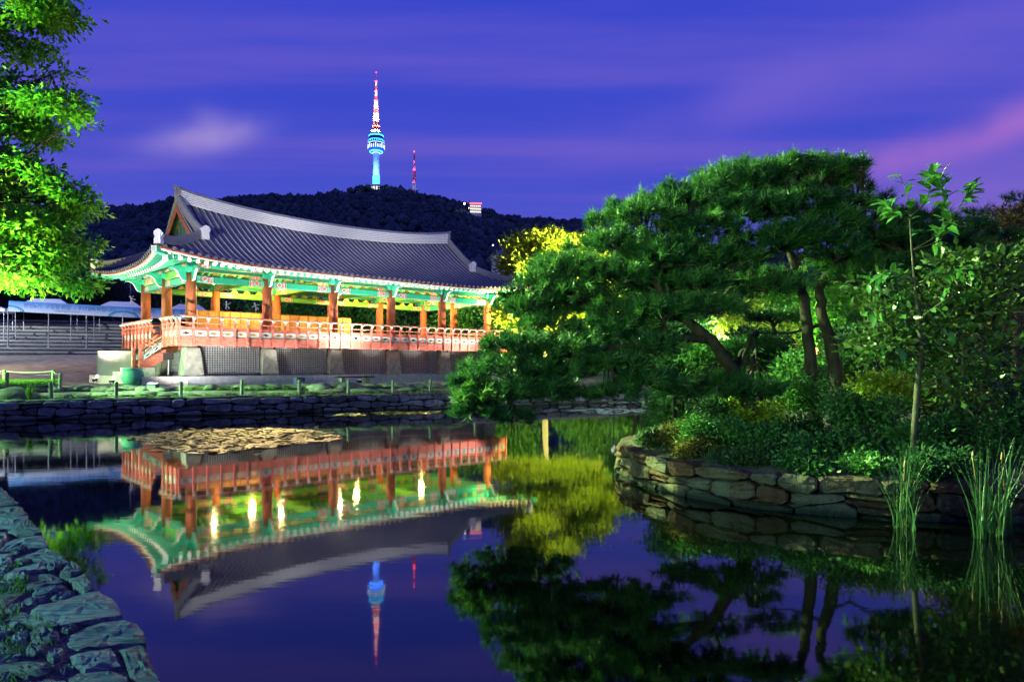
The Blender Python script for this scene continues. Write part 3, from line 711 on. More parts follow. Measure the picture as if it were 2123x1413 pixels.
def panel_mesh():
    w, h, z0 = .335, .148, 4.25; m = MB(); n = 32; outer = []; inner = []
    for k in range(n):
        a = 2*math.pi*k/n; ca, sa = math.cos(a), math.sin(a); s = min(w/max(abs(ca), 1e-6), h/max(abs(sa), 1e-6)); outer.append((ca*s, sa*s))
        rx = .19*(1+.13*math.cos(4*a)+.05*math.cos(8*a)); rz = .078*(1+.16*math.cos(4*a)); inner.append((ca*rx, sa*rz))
    for y, sg in ((-.04, 1), (.0, -1)):
        b = [(x, y, z0+z) for x, z in outer]+[(x, y, z0+z) for x, z in inner]
        m.add(b, [(k, (k+1) % n, n+(k+1) % n, n+k)[::sg] for k in range(n)])
    b = [(x, -.04, z0+z) for x, z in inner]+[(x, .0, z0+z) for x, z in inner]
    m.add(b, [(k, (k+1) % n, n+(k+1) % n, n+k) for k in range(n)])
    return m.mesh('pierced_panel', M['panel_teal'])
M['panel_teal'] = pmat('pale teal panel', (.40, .66, .60), (.58, .76, .70), 5, .5)
PANEL = panel_mesh()
A = 1.03
rail_side('railing', LX+2*A, T((-A, -A, 0)))
rail_side('railing', LY+2*A, T((-A, LY+A, 0))@RZ(-math.pi/2), gaps=[(LY+A-SY1, LY+A-SY0)])
rail_side('railing', LY+2*A, T((LX+A, -A, 0))@RZ(math.pi/2))
rail_side('railing', LX+2*A, T((LX+A, LY+A, 0))@RZ(math.pi))
# lattice panels between the piers
def lattice(x0, x1, z0, z1, frame=.06, cell=.145):
    m = MB(); m.box(x0, x1, -.04, .04, z0, z0+frame); m.box(x0, x1, -.04, .04, z1-frame, z1); m.box(x0, x0+frame, -.038, .038, z0+frame, z1-frame); m.box(x1-frame, x1, -.038, .038, z0+frame, z1-frame)
    n = round((x1-x0)/cell)
    for i in range(1, n): x = x0+i*(x1-x0)/n; m.box(x-.026, x+.026, -.02, .012, z0+frame, z1-frame)
    k = round((z1-z0)/cell)
    for j in range(1, k): z = z0+j*(z1-z0)/k; m.box(x0+frame, x1-frame, -.012, .022, z-.026, z+.026)
    return m
lm = lattice(.56, LX/5-.56, 1.76, 3.60).mesh('lattice_panel', M['lattice'])
dm = MB(); dm.box(.5, LX/5-.5, .5, .56, 1.75, 3.6); dmm = dm.mesh('inner_board', M['dark'])  # near-black sheet painting in the dark space behind the lattice
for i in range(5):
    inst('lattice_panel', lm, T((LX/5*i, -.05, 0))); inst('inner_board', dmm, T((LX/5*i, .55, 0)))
lm2 = lattice(.56, LY/2-.56, 1.76, 3.60).mesh('lattice_panel', M['lattice'])
for j in range(2):
    inst('lattice_panel', lm2, T((.05, LY/2*(j+1), 0))@RZ(-math.pi/2))
    inst('lattice_panel', lm2, T((LX-.05, LY/2*j, 0))@RZ(math.pi/2))
mb = MB(); mb.box(.9, LX-.9, LY-.6, LY-.5, 1.75, 3.6); part('back_board', mb, M['dark'])  # dark sheet standing in for the gloom under the floor
# beams
def beam_mesh(L, r, hz, mat, name, n=12):
    m = MB(); V = []
    for x in (0, L): V += [(x, r*math.cos(2*math.pi*k/n)*1.0, hz*math.sin(2*math.pi*k/n)) for k in range(n)]
    m.add(V, [(k, (k+1) % n, n+(k+1) % n, n+k) for k in range(n)]+[tuple(range(n-1, -1, -1)), tuple(range(n, 2*n))]); return m.mesh(name, mat, False)
def sqbeam(L, a, hz, mat, name):
    m = MB(); c = a*.35; pr = [(-a, -hz+c), (-a+c, -hz), (a-c, -hz), (a, -hz+c), (a, hz-c), (a-c, hz), (-a+c, hz), (-a, hz-c)]; n = 8
    V = [(x, y, z) for x in (0, L) for y, z in pr]; m.add(V, [(k, (k+1) % n, n+(k+1) % n, n+k) for k in range(n)]+[tuple(range(n-1, -1, -1)), tuple(range(n, 2*n))]); return m.mesh(name, mat)
bx = LX/5; by = LY/2
bF = sqbeam(bx-.56, .17, .22, M['beam'], 'tie_beam'); bS = sqbeam(by-.56, .17, .22, M['beam'], 'tie_beam'); bB = sqbeam(bx-.56, .17, .20, M['beam_in'], 'tie_beam')
pF = beam_mesh(bx-.02, .20, .20, M['beam'], 'purlin'); pS = beam_mesh(by-.02, .20, .20, M['beam'], 'purlin'); pB = beam_mesh(bx-.02, .2, .2, M['beam_in'], 'purlin')
jF = sqbeam(bx-.3, .07, .10, M['greendk'], 'support_strip'); jS = sqbeam(by-.3, .07, .1, M['greendk'], 'support_strip')
for i in range(5):
    x = bx*i
    inst('tie_beam', bF, T((x+.28, 0, 7.54))); inst('purlin', pF, T((x+.01, 0, 8.40))); inst('support_strip', jF, T((x+.15, 0, 8.08)))
    inst('tie_beam', bB, T((x+.28, LY, 7.54))); inst('purlin', pB, T((x+.01, LY, 8.40))); inst('support_strip', jF, T((x+.15, LY, 8.08)))
for x in (0, LX):
    for j in range(2):
        Mx = T((x, by*j, 0))@RZ(math.pi/2)
        inst('tie_beam', bS, Mx@T((.28, 0, 7.54))); inst('purlin', pS, Mx@T((.01, 0, 8.40))); inst('support_strip', jS, Mx@T((.15, 0, 8.08)))
wl = MB(); wl.box(0, 2.55, -.025, .025, 0, .03); wlm = wl.mesh('white_strip', M['white_paint'])
# little flower blocks between tie beam and purlin strip
fb = MB(); fb.prism([(-.26, 0), (.26, 0), (.2, .10), (.07, .2), (-.07, .2), (-.2, .10)], Matrix.Identity(4), .10); fbm = fb.mesh('flower_block', M['ochre']) if 'ochre' in M else None
M['ochre'] = pmat('ochre paint', (.60, .36, .05), (.68, .44, .08), 5, .5)
fbm = fb.mesh('flower_block', M['ochre'])
for i in range(5):
    for k in (.3, .5, .7): inst('flower_block', fbm, T((bx*(i+k), 0, 7.77))); inst('flower_block', fbm, T((bx*(i+k), LY, 7.77)))
for j in range(2):
    for k in (.35, .65): inst('flower_block', fbm, T((0, by*(j+k), 7.77))@RZ(math.pi/2))
cb = sqbeam(LY-.2, .2, .25, M['beam_in'], 'cross_beam')
for i in range(6): inst('cross_beam', cb, T((bx*i, .1, 8.02))@RZ(math.pi/2))
# carved wing brackets on the column heads
wing = [(.05, 7.35), (.28, 7.42), (.40, 7.60), (.52, 7.86), (.70, 8.00), (.92, 8.02), (1.08, 7.93), (.98, 8.10), (.78, 8.19), (.45, 8.20), (.05, 8.18)]
wm_ = MB(); wm_.prism([(x, z) for x, z in wing], Matrix.Identity(4), .14, edge_mat=1); WING = wm_.mesh('wing_bracket', [M['green'], M['white_paint']])
for x, y in posts:
    dirs = []
    if y == 0: dirs.append(-math.pi/2)
    if y == LY: dirs.append(math.pi/2)
    if x == 0: dirs.append(math.pi)
    if x == LX: dirs.append(0)
    for a in dirs: inst('wing_bracket', WING, T((x, y, 0))@RZ(a)@T((.24, 0, 0)))
sb = MB(); sb.add([(sx*a, sy*a, z) for z, a in ((7.86, .24), (7.98, .34), (8.2, .36)) for sx, sy in ((-1, -1), (1, -1), (1, 1), (-1, 1))], [(3, 2, 1, 0)]+[(r*4+k, r*4+(k+1) % 4, r*4+4+(k+1) % 4, r*4+4+k) for r in range(2) for k in range(4)]+[(8, 9, 10, 11)])
SBM = sb.mesh('bearing_block', M['green'])
for x, y in posts: inst('bearing_block', SBM, T((x, y, 0)))

# roof surface
E = 2.35; XM, YM = LX/2, LY/2
def cxy(x, y): return min(1, abs(x-XM)/(XM+E)), min(1, abs(y-YM)/(YM+E))
def lift(x, y):
    a, b = cxy(x, y); return .56*a**5*b**2.6
def flare(x, y):
    a, b = cxy(x, y); k = .50*a**5*b**2.6; return x+math.copysign(k, x-XM), y+math.copysign(k, y-YM)
def zroof(x, y, side):
    d = min(y+E, LY+E-y) if side in 'FB' else min(x+E, LX+E-x)
    dr = YM+E
    z = 8.34+.4334*d+.0352*d*d
    sag = .78*(1-min(1, abs(x-XM)/(XM-1.0))**2)*(d/dr)**2
    return z+lift(x, y)-sag
XG = 1.0
def roof_surface(off, nx=60, ny=14):
    V = []; F = []
    def grid(f, na, nb):
        b = len(V)
        for i in range(na+1):
            for j in range(nb+1): V.append(f(i/na, j/nb))
        for i in range(na):
            for j in range(nb): F.append((b+i*(nb+1)+j, b+(i+1)*(nb+1)+j, b+(i+1)*(nb+1)+j+1, b+i*(nb+1)+j+1))
    dG = XG+E
    def front(lower, back):
        def f(u, v):
            if lower: d = dG*v; x = (-E+d)+(LX+2*E-2*d)*u
            else: d = dG+(YM+E-dG)*v; x = XG-.45+(LX-2*XG+.9)*u
            y = -E+d
            if back: y = LY-y
            fx, fy = flare(x, y); return (fx, fy, zroof(x, y, 'F')+off)
        return f
    def side(right):
        def f(u, v):
            d = dG*v; y = (-E+d)+(LY+2*E-2*d)*u; x = -E+d
            if right: x = LX-x
            fx, fy = flare(x, y); return (fx, fy, zroof(x, y, 'L')+off)
        return f
    for bk_ in (0, 1): grid(front(1, bk_), nx, 7); grid(front(0, bk_), nx, 8)
    for rt in (0, 1): grid(side(rt), 24, 7)
    return np.array(V), np.array(F)
V, F = roof_surface(0); roof = link('roof', npmesh('roof', V, F, M['trough'], True), pav, None, DN)
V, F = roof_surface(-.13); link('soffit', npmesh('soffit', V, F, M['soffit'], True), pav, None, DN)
M['fillet'] = pmat('lime fillet along tile rows', (.32, .32, .36), (.46, .46, .50), 9, .8)  # pale sides painted onto the tile rows as their lit edges
def tile_row(pts, name='tile_row', parent=roof, mbx=None):
    m = mbx or MB(); V = []; n = 7
    pts = [Vector(p) for p in pts]; side = (pts[1]-pts[0]).cross(Vector((0, 0, 1))).normalized()
    for i, p in enumerate(pts):
        d = (pts[min(i+1, len(pts)-1)]-pts[max(0, i-1)]).normalized(); up = side.cross(d).normalized()
        for k in range(n):
            a = math.pi*(k/(n-1)); V.append(p+side*math.cos(a)*.085+up*(math.sin(a)*.105-.01))
    Fq = [(i*n+k, i*n+k+1, (i+1)*n+k+1, (i+1)*n+k) for i in range(len(pts)-1) for k in range(n-1)]; lit_idx = [1 if k in (0, n-2) else 0 for i in range(len(pts)-1) for k in range(n-1)]
    b = len(V); d0 = (pts[0]-pts[1]).normalized(); up = side.cross(-d0).normalized(); c = pts[0]+up*.01
    for yy in (.0, .05):
        V += [c+d0*yy+side*math.cos(2*math.pi*k/10)*.115+up*math.sin(2*math.pi*k/10)*.115 for k in range(10)]
    Fq += [(b+k, b+(k+1) % 10, b+10+(k+1) % 10, b+10+k) for k in range(10)]+[tuple(b+10+k for k in range(10))]
    q0 = len(m.m); m.add(V, Fq); m.m[q0:q0+len(lit_idx)] = lit_idx
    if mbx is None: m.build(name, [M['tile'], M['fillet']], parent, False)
def rowpts(x, y0, y1, side, n=9):
    out = []
    for i in range(n+1):
        q = y0+(y1-y0)*i/n
        px_, py_ = (x, q) if side in 'FB' else (q, x)
        fx, fy = flare(px_, py_); out.append((fx, fy, zroof(px_, py_, side)+.01))
    return out
SP = .415; nrow = int((LX+2*E)/SP); backm = MB()
for i in range(nrow+1):
    x = -E+.08+i*(LX+2*E-.16)/nrow
    top = YM-.12 if XG-.4 <= x <= LX-XG+.4 else (x if x < XM else LX-x)
    if top+E < .25: continue
    tile_row(rowpts(x, -E, top, 'F', 10 if top > 2 else 4))
    tile_row([(p[0], LY-p[1], p[2]) for p in rowpts(x, -E, top, 'F', 6)], mbx=backm)
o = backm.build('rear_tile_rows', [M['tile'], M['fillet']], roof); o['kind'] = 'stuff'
nrow = int((LY+2*E)/SP)
for i in range(nrow+1):
    y = -E+.08+i*(LY+2*E-.16)/nrow
    top = XG-.1 if XG <= y <= LY-XG else (y if y < YM else LY-y)
    if top+E < .25: continue
    tile_row(rowpts(y, -E, top, 'L', 5)); p_ = rowpts(y, -E, top, 'L', 5); tile_row([(LX-a, b, c) for a, b, c in p_])
# eave trough tile lips between the rows
def eave_path(e, dz, n=80):
    out = []
    def seg(xa, ya, xb, yb, k):
        for i in range(k):
            x = xa+(xb-xa)*i/k; y = ya+(yb-ya)*i/k; fx, fy = flare(x, y); out.append(Vector((fx, fy, 8.34+lift(x, y)+dz)))
    a = -e
    seg(a, a, LX+e, a, n); seg(LX+e, a, LX+e, LY+e, 40); seg(LX+e, LY+e, a, LY+e, n); seg(a, LY+e, a, a, 40); return out
def eave_band(name, e0, e1, z0, z1, mat):
    p0 = eave_path(e0, z0); p1 = eave_path(e0, z1); p2 = eave_path(e1, z1); p3 = eave_path(e1, z0); n = len(p0); m = MB()
    m.add(p0+p1+p2+p3, [(k, (k+1) % n, n+(k+1) % n, n+k) for k in range(n)]+[(n+k, n+(k+1) % n, 2*n+(k+1) % n, 2*n+k) for k in range(n)]+[(2*n+k, 2*n+(k+1) % n, 3*n+(k+1) % n, 3*n+k) for k in range(n)]+[(3*n+k, 3*n+(k+1) % n, (k+1) % n, k) for k in range(n)])
    part(name, m, mat)
eave_band('eave_board', E-.05, E-.19, -.13, -.02, M['red'])
eave_band('eave_moulding', 1.42, 1.30, .14, .23, M['red'])
eave_band('eave_edge_strip', E-.12, E-.24, -.16, -.13, M['white_paint'])
# rafters: round lower ones and square flying ones, fanned at the corners
rm = MB(); rm.tube([(0, 0, 0), (1, 0, 0)], [.125, .125], 10, caps=False); rm.mi = 1
rm.add([(1.0, .125*math.cos(2*math.pi*k/10), .125*math.sin(2*math.pi*k/10)) for k in range(10)], [tuple(range(10))]); RAFT = rm.mesh('rafter', [M['rafter'], M['white_paint']])
fm = MB(); fm.box(0, .999, -.065, .065, -.075, .075); fm.mi = 1; fm.add([(1.0, -.065, -.075), (1.0, .065, -.075), (1.0, .065, .075), (1.0, -.065, .075)], [(0, 1, 2, 3)])
fm.mi = 2; fm.add([(1.004, -.03, -.04), (1.004, .03, -.04), (1.004, .03, .04), (1.004, -.03, .04)], [(0, 1, 2, 3)]); FLY = fm.mesh('flying_rafter', [M['rafter'], M['white_paint'], M['green']])
def beamM(a, b):
    d = b-a; q = d.to_track_quat('X', 'Z'); return T(a)@q.to_matrix().to_4x4()@Matrix.Diagonal((d.length, 1, 1, 1))
def rafters(side):
    Ls = LX if side in 'FB' else LY
    n = int((Ls+2*1.5)/.45)
    for i in range(n+1):
        s = -1.5+.12+i*(Ls+3-.24)/n
        so = -1.5
        si = s; k = 2.4
        if s < k: si = 1.3+(s+1.5)/(k+1.5)*(k-1.3)
        if s > Ls-k: si = Ls-(1.3+(Ls-s+1.5)/(k+1.5)*(k-1.3))
        for kind in (0, 1):
            if kind == 0: po, pi_ = (s, -1.5), (si, 1.3); dzo, zi_ = -.17, 9.30
            else:
                sf = s+(s-si)*.28; sf = (s-Ls/2)*(1+.72/(Ls/2+1.5))+Ls/2; po, pi_ = (sf, -2.2), (s+(si-s)*.25, -.75); dzo, zi_ = -.22, 8.60
            def conv(p):
                return {'F': (p[0], p[1]), 'B': (p[0], LY-p[1]), 'L': (p[1], p[0]), 'R': (LX-p[1], p[0])}[side]
            xo, yo = conv(po); xi, yi = conv(pi_)
            fx, fy = flare(xo, yo); gx, gy = flare(xi, yi)
            a = Vector((gx, gy, zi_+(lift(xi, yi) if kind else lift(xo, yo)*.1)))
            b = Vector((fx, fy, 8.34+dzo+lift(xo, yo)*(1.0 if kind else 1.0)))
            if kind: a.z += .05
            inst('flying_rafter' if kind else 'rafter', FLY if kind else RAFT, beamM(a, b))
for sd in 'FLRB': rafters(sd)
# corner hip rafters with a flower on the end face
def corner(cx_, cy_):
    sx = -1 if cx_ == 0 else 1; sy = -1 if cy_ == 0 else 1
    def pt(e, z): x, y = cx_+sx*e, cy_+sy*e; fx, fy = flare(x, y); return Vector((fx, fy, z+lift(x, y)))
    for e0, e1, z0, z1, w, h in ((-1.2, 1.75, 9.25, 8.02, .16, .20), (.4, 2.36, 8.48, 8.06, .15, .17)):
        a, b = pt(e0, z0), pt(e1, z1)
        m = MB(); m.box(0, 1, -w, w, -h, h); m.mi = 1; m.add([(1.003, -w*.9, -h*.9), (1.003, w*.9, -h*.9), (1.003, w*.9, h*.9), (1.003, -w*.9, h*.9)], [(0, 1, 2, 3)])
        m.mi = 0
        for k in range(8):
            an = 2*math.pi*k/8; c, s = math.cos(an), math.sin(an)
            m.add([(1.006, .04*c-.014*s, .04*s+.014*c), (1.006, w*.72*c-.02*s, h*.72*s+.02*c), (1.006, w*.72*c+.02*s, h*.72*s-.02*c), (1.006, .04*c+.014*s, .04*s-.014*c)], [(0, 1, 2, 3)])
        inst('hip_rafter', m.mesh('hip_rafter', [M['green'], M['white_paint']]), beamM(a, b))
for cx_ in (0, LX):
    for cy_ in (0, LY): corner(cx_, cy_)
# ridges
def ridge_band(name, path, h, w, mat, parent=roof, courses=0, cap=True):
    """path: points on the base line; builds a wall of height h (may be list) and thickness w"""
    m = MB(); n = len(path); V = []
    hs = h if hasattr(h, '__len__') else [h]*n
    dirs = []
    for i, p in enumerate(path):
        d = path[min(i+1, n-1)]-path[max(0, i-1)]; d.z = 0; d.normalize(); dirs.append(Vector((-d.y, d.x, 0)))
    for p, s, hh in zip(path, dirs, hs): V += [p-s*w/2, p+s*w/2, p+s*w*.4+Vector((0, 0, hh)), p-s*w*.4+Vector((0, 0, hh))]
    m.add(V, [(i*4+k, i*4+(k+1) % 4, i*4+4+(k+1) % 4, i*4+4+k) for i in range(n-1) for k in range(4)]+[(3, 2, 1, 0), tuple((n-1)*4+k for k in range(4))])
    o = m.build(name, mat, parent)
    if cap:
        c = MB(); c.tube([p+Vector((0, 0, hh+.03)) for p, hh in zip(path, hs)], w*.42, 8); c.build(name+'_cap', M['ridge'], parent)
    for k in range(1, courses+1):
        f = k/(courses+1)
        for sg in (-1, 1):
            t = MB(); V = []
            for p, s, hh in zip(path, dirs, hs):
                o_ = w/2*(1-f)+w*.4*f; q = p+Vector((0, 0, hh*f)); V += [q+s*sg*(o_-.01), q+s*sg*(o_+.018), q+s*sg*(o_+.018)+Vector((0, 0, .022)), q+s*sg*(o_-.01)+Vector((0, 0, .022))]
            t.add(V, [(i*4+j, i*4+(j+1) % 4, i*4+4+(j+1) % 4, i*4+4+j) for i in range(n-1) for j in range(4)]); t.build('ridge_tile_course', M['ridge'], parent)
    return o
path = []; hs = []
for i in range(41):
    x = .72+(LX-1.44)*i/40; c = abs(x-XM)/(XM-.72); zt = 12.86+.62*c**2+.20*c**6; zb_ = zroof(max(1, min(LX-1, x)), YM, 'F')-.04
    path.append(Vector((x, YM, zb_))); hs.append(zt-zb_)
ridge_band('main_ridge', path, hs, .46, M['mortar'], courses=5)
for sx in (0, 1):
    for sy in (0, 1):
        def mir(x, y): return (LX-x if sx else x), (LY-y if sy else y)
        # descending gable ridge
        p = []
        for i in range(11):
            u = i/10; y = YM-.25+(XG-.35-YM+.25)*u; x = .72+.30*u**2; z = zroof(x, max(y, -E), 'F'); mx_, my_ = mir(x, y); p.append(Vector((mx_, my_, z-.03+.12*(u**4))))
        ridge_band('gable_ridge', p, [.52-.05*i/10 for i in range(11)], .34, M['ridge'], courses=2)
        q = p[-1]; d = (p[-1]-p[-2]); d.z = 0; d.normalize()
        m = MB(); m.box(-.22, .22, -.20, .20, -.05, .20); m.box(-.2, .2, -.18, .18, .20, .46); m.tube([(-.26, 0, .5), (.22, 0, .56)], [.22, .25], 10); m.build('ridge_end_block', M['mortar'], roof, M=T(q)@d.to_track_quat('X', 'Z').to_matrix().to_4x4())
        # hip ridge to the corner
        p = []
        for i in range(11):
            u = i/10; e = -XG+.1+(E+XG-.35)*u; x, y = -e, -e
            fx, fy = flare(x, y); z = zroof(x, y, 'F'); mx_, my_ = mir(fx, fy); p.append(Vector((mx_, my_, z-.03+.16*u**3)))
        ridge_band('hip_ridge', p, [.42-.06*i/10 for i in range(11)], .32, M['ridge'], courses=2)
        q = p[-1]; d = (p[-1]-p[-2]); d.z = 0; d.normalize()
        m = MB(); m.box(-.17, .20, -.18, .18, -.1, .16); m.box(-.15, .18, -.16, .16, .16, .36); m.tube([(-.26, 0, .38), (.16, 0, .50)], [.18, .22], 10); m.build('ridge_end_block', M['mortar'], roof, M=T(q)@d.to_track_quat('X', 'Z').to_matrix().to_4x4())
    # ridge-end ornament
    x = .72 if not sx else LX-.72; sg = -1 if not sx else 1
    m = MB(); m.prism([(-.05, -.75), (.14, -.75), (.2, -.2), (.16, .1), (.26, .34), (.10, .22), (-.05, .12)], T((x, YM, 13.62))@Matrix.Diagonal((sg, 1, 1, 1)), .5); m.build('ridge_end_ornament', M['ridge'], roof)
    # gable wall with boards and barge boards
    xw = XG+.02 if not sx else LX-XG-.02
    poly = [(1.0, 10.1), (LY-1.0, 10.1), (YM+.4, 12.2), (YM, 12.45), (YM-.4, 12.2)]
    m = MB(); m.add([(xw, y, z) for y, z in poly]+[(xw+.08*(-sg), y, z) for y, z in poly], [(0, 1, 2, 3, 4), (9, 8, 7, 6, 5)]); g_ = part('gable_wall', m, M['red'])
    for k in range(9):
        y = 1.9+k*.625; top = 10.1+(2.3*(1-abs(y-YM)/3.6)); m = MB(); m.box(xw+sg*.012, xw+sg*.05, y-.2, y+.2, 10.2, max(10.4, top-.25)); m.build('gable_board', M['greendk'], g_)
    for s2 in (0, 1):
        pts = []
        for i in range(9):
            u = i/8; y = YM+(XG-YM)*u; z = zroof(1.0, y, 'F')-.12; pts.append(((LY-y) if s2 else y, z))
        m = MB(); xa = .56 if not sx else LX-.56; V = []
        for y, z in pts: V += [(xa, y, z), (xa+.07, y, z), (xa+.07, y, z-.42), (xa, y, z-.42)]
        m.add(V, [(i*4+k, i*4+(k+1) % 4, i*4+4+(k+1) % 4, i*4+4+k) for i in range(8) for k in range(4)]); part('barge_board', m, M['col'])
# ceiling boards inside, coloured gold to paint in the lamp glow
mb = MB(); mb.box(.3, LX-.3, .6, LY-.6, 9.0, 9.05); part('ceiling', mb, M['beam_in_plain']) if 'beam_in_plain' in M else part('ceiling', mb, pmat('ceiling paint', (.34, .32, .06), (.46, .38, .09), 2, .6))

# stair
st = MB(); SX0, SX1, SZ0, SZ1 = -2.25, .15, 2.25, 4.03
for k in range(8):
    x = SX0+.12+(SX1-SX0-.12)*k/8; z = SZ0+(SZ1-SZ0)*(k+1)/8-.04; st.box(x, x+.36, SY0+.06, SY1-.06, z-.05, z)
stair = part('stair', st, M['red'])
for y in (SY0, SY1):
    m = MB(); a = .05; k_ = (SZ1-SZ0)/(SX1-SX0)
    lo = [(SX0, SZ0-.02), (SX0+.55, SZ0-.02), (SX1+.25, SZ1-.35), (SX1+.25, SZ1+.05), (SX0, SZ0+.34)]
    m.prism(lo, T((0, y, 0)), .09); m.build('stringer', M['red'], stair)
    m = MB(); m.box(SX0-.09, SX0+.07, y-.08, y+.08, SZ0-.02, 3.42); m.box(SX0-.11, SX0+.09, y-.10, y+.10, 3.42, 3.47); m.build('newel_post', M['red'], stair)
    for h, r in ((1.02, .05), (.72, .03)):
        m = MB(); m.tube([(SX0, y, SZ0+h), (SX1-1.05, y, SZ0+h+k_*(SX1-1.05-SX0))], r, 8); m.build('stair_rail', M['redrail'], stair)
    for i in range(3):
        x0 = SX0+.16+i*.50; m = MB(); zc = lambda x: SZ0+.36+k_*(x-SX0)
        m.add([(x0, y-.055, zc(x0)), (x0+.42, y-.055, zc(x0+.42)), (x0+.42, y-.055, zc(x0+.42)+.24), (x0, y-.055, zc(x0)+.24), (x0, y+.055, zc(x0)), (x0+.42, y+.055, zc(x0+.42)), (x0+.42, y+.055, zc(x0+.42)+.24), (x0, y+.055, zc(x0)+.24)], [(0, 1, 2, 3), (7, 6, 5, 4), (0, 4, 5, 1), (3, 2, 6, 7), (0, 3, 7, 4), (1, 5, 6, 2)])
        m.mi = 1; cx_, cz_ = x0+.21, zc(x0+.21)+.12
        hole = [(.13*math.cos(t)*(1+.12*math.cos(4*t)), .05*math.sin(t)*(1+.15*math.cos(4*t))) for t in [2*math.pi*k/16 for k in range(16)]]
        for sg in (-1, 1): m.add([(cx_+hx, y+sg*.058, cz_+hz+k_*hx) for hx, hz in hole], [tuple(range(16)) if sg < 0 else tuple(range(15, -1, -1))])
        m.build('stair_panel', [M['panel_teal'], M['dark']], stair)
mb = MB(); mb.box(-3.3, -1.55, 1.45, 3.5, 1.745, 2.02); mb.box(-2.9, -1.55, 1.5, 3.45, 2.02, 2.24); part('stair_base', mb, M['plinth'])

# ------------------------------------------------------------------ floodlights at the foot of the pavilion
def floodlight(loc, target, label, power, col=WARM, deg=125, size=.30):
    t = empty('floodlight', loc, 0, label, 'floodlight', 'floodlights round the pavilion')
    d = (Vector(target)-Vector(loc)); yaw = math.atan2(d.y, d.x); t.rotation_euler = (0, 0, yaw)
    m = MB(); m.box(-size*.4, size*.4, -size*.55, size*.55, 0, size*.75); m.build('housing', M['blackmetal'], t)
    m = MB(); V = [(-size*.36, -size*.5, size*.76), (size*.36, -size*.5, size*.76), (size*.36, size*.5, size*.80), (-size*.36, size*.5, size*.80)]; m.add(V, [(0, 1, 2, 3)]); m.build('lens', M['lamp_white'], t)
    m = MB(); m.box(-.03, .03, -size*.62, -size*.56, -.06, size*.5); m.box(-.03, .03, size*.56, size*.62, -.06, size*.5); m.build('bracket', M['blackmetal'], t)
    spot('floodlight_beam', Vector(loc)+Vector((0, 0, size*.95)), target, power, col, deg, .7, .10)
def gz(p, dz=.06): return Vector((p.x, p.y, zg(p.x, p.y)+dz))
COOL = (1, .95, .86)
floodlight(gz(BL(-3.5, -4.9, 0)), BL(2.0, .0, 8.2), 'black floodlight with glowing lens in front of the teal pot', 8000, COOL, 105, .42)
floodlight(gz(BL(9.3, -3.4, 0)), BL(9.3, -2.2, 8.4), 'small glowing floodlight beside the dark bench before the pavilion', 8000, COOL, 108, .26)
floodlight(gz(BL(20.3, -3.6, 0)), BL(19.0, -2.2, 8.4), 'glowing floodlight at the right end of the grey slabs', 6000, COOL, 108, .26)
floodlight(Vector((*at(232, 780, 42.5)[:2], zg(*at(232, 780, 42.5)[:2])+.1)), BL(-1.5, 3.2, 8.2), 'glowing floodlight on the plaza just left of the pot', 4200, WARM, 130, .28)
floodlight(Vector((*at(198, 779, 45.5)[:2], zg(*at(198, 779, 45.5)[:2])+.1)), BL(-1.8, 6.5, 8.2), 'glowing floodlight on the plaza under the pale panel', 4200, WARM, 130, .28)
for t_, lab in ((1.6, 'left slab near its left end'), (5.2, 'left slab near its right end'), (12.2, 'right slab near its left end'), (15.8, 'right slab near its right end')):
    floodlight(BL(t_, -1.62, 1.22), BL(t_, -1.45, 8.0), 'floodlight standing behind the grey '+lab, 1700, COOL, 92, .22)

M['lamp_warm2'] = emat('downlight glass', (1, .9, .7), 40)
# interior ceiling lamps
for t_, s_, lab in ((6.3, 6.2, 'round warm ceiling lamp glowing over the wooden screen near the left bays'), (14.8, 6.2, 'round warm ceiling lamp glowing over the middle of the pavilion'), (20.6, 5.4, 'round warm ceiling lamp glowing near the right end bay')):
    t = empty('ceiling_lamp', BL(t_, s_, 9.0), 0, lab, 'ceiling lamp', 'ceiling lamps in the pavilion')
    m = MB(); m.lathe([(.05, -.05), (.12, -.04), (.12, 0)], 12); m.build('ceiling_rose', M['metal'], t)
    m = MB(); m.lathe([(.06, -.72), (.18, -.68), (.25, -.60), (.22, -.53), (.1, -.48)], 18); m.build('lamp_shade', M['lamp_warm'], t, True)
    m = MB(); m.tube([(0, 0, -.48), (0, 0, -.05)], .02, 6); m.build('stem', M['metal'], t)
    point('ceiling_lamp_light', BL(t_, s_, 7.95), 2100, (1, .68, .20), .16)
for t_ in (1.55, 5.85, 10.2, 14.4):
    m = MB(); m.lathe([(.03, 7.62), (.05, 7.60), (.06, 7.52), (.05, 7.50)], 10, (t_, .62, 0)); dl = part('downlight', m, M['blackmetal'])
    m = MB(); m.lathe([(.02, 7.36), (.06, 7.40), (.075, 7.45), (.05, 7.50)], 10, (t_, .62, 0)); m.build('bulb', M['lamp_warm2'], dl, True)
    point('downlight_light', BL(t_, .62, 7.30), 160, (1, .82, .5), .06)
# wooden folding screen
scr = empty('wooden_screen', BL(2.9, 7.3, 4.05), THETA, 'long pale wooden screen of upright boards standing inside the pavilion', 'screen')
for k in range(16):
    w = .755; x = k*w
    m = MB(); m.box(x+.035, x+w-.035, .015, .045, .12, 2.14); m.build('panel', M['wood'], scr)
    m = MB(); m.box(x+.012, x+.045, 0, .06, 0, 2.2); m.box(x+w-.045, x+w-.012, 0, .06, 0, 2.2); m.box(x+.035, x+w-.035, 0, .06, 0, .12); m.box(x+.035, x+w-.035, 0, .06, 2.14, 2.2); m.build('panel_frame', M['wood_frame'], scr)
m = MB(); m.box(-.20, -.02, -.05, .08, 0, 2.22); m.build('end_post', M['white_paint'], scr)
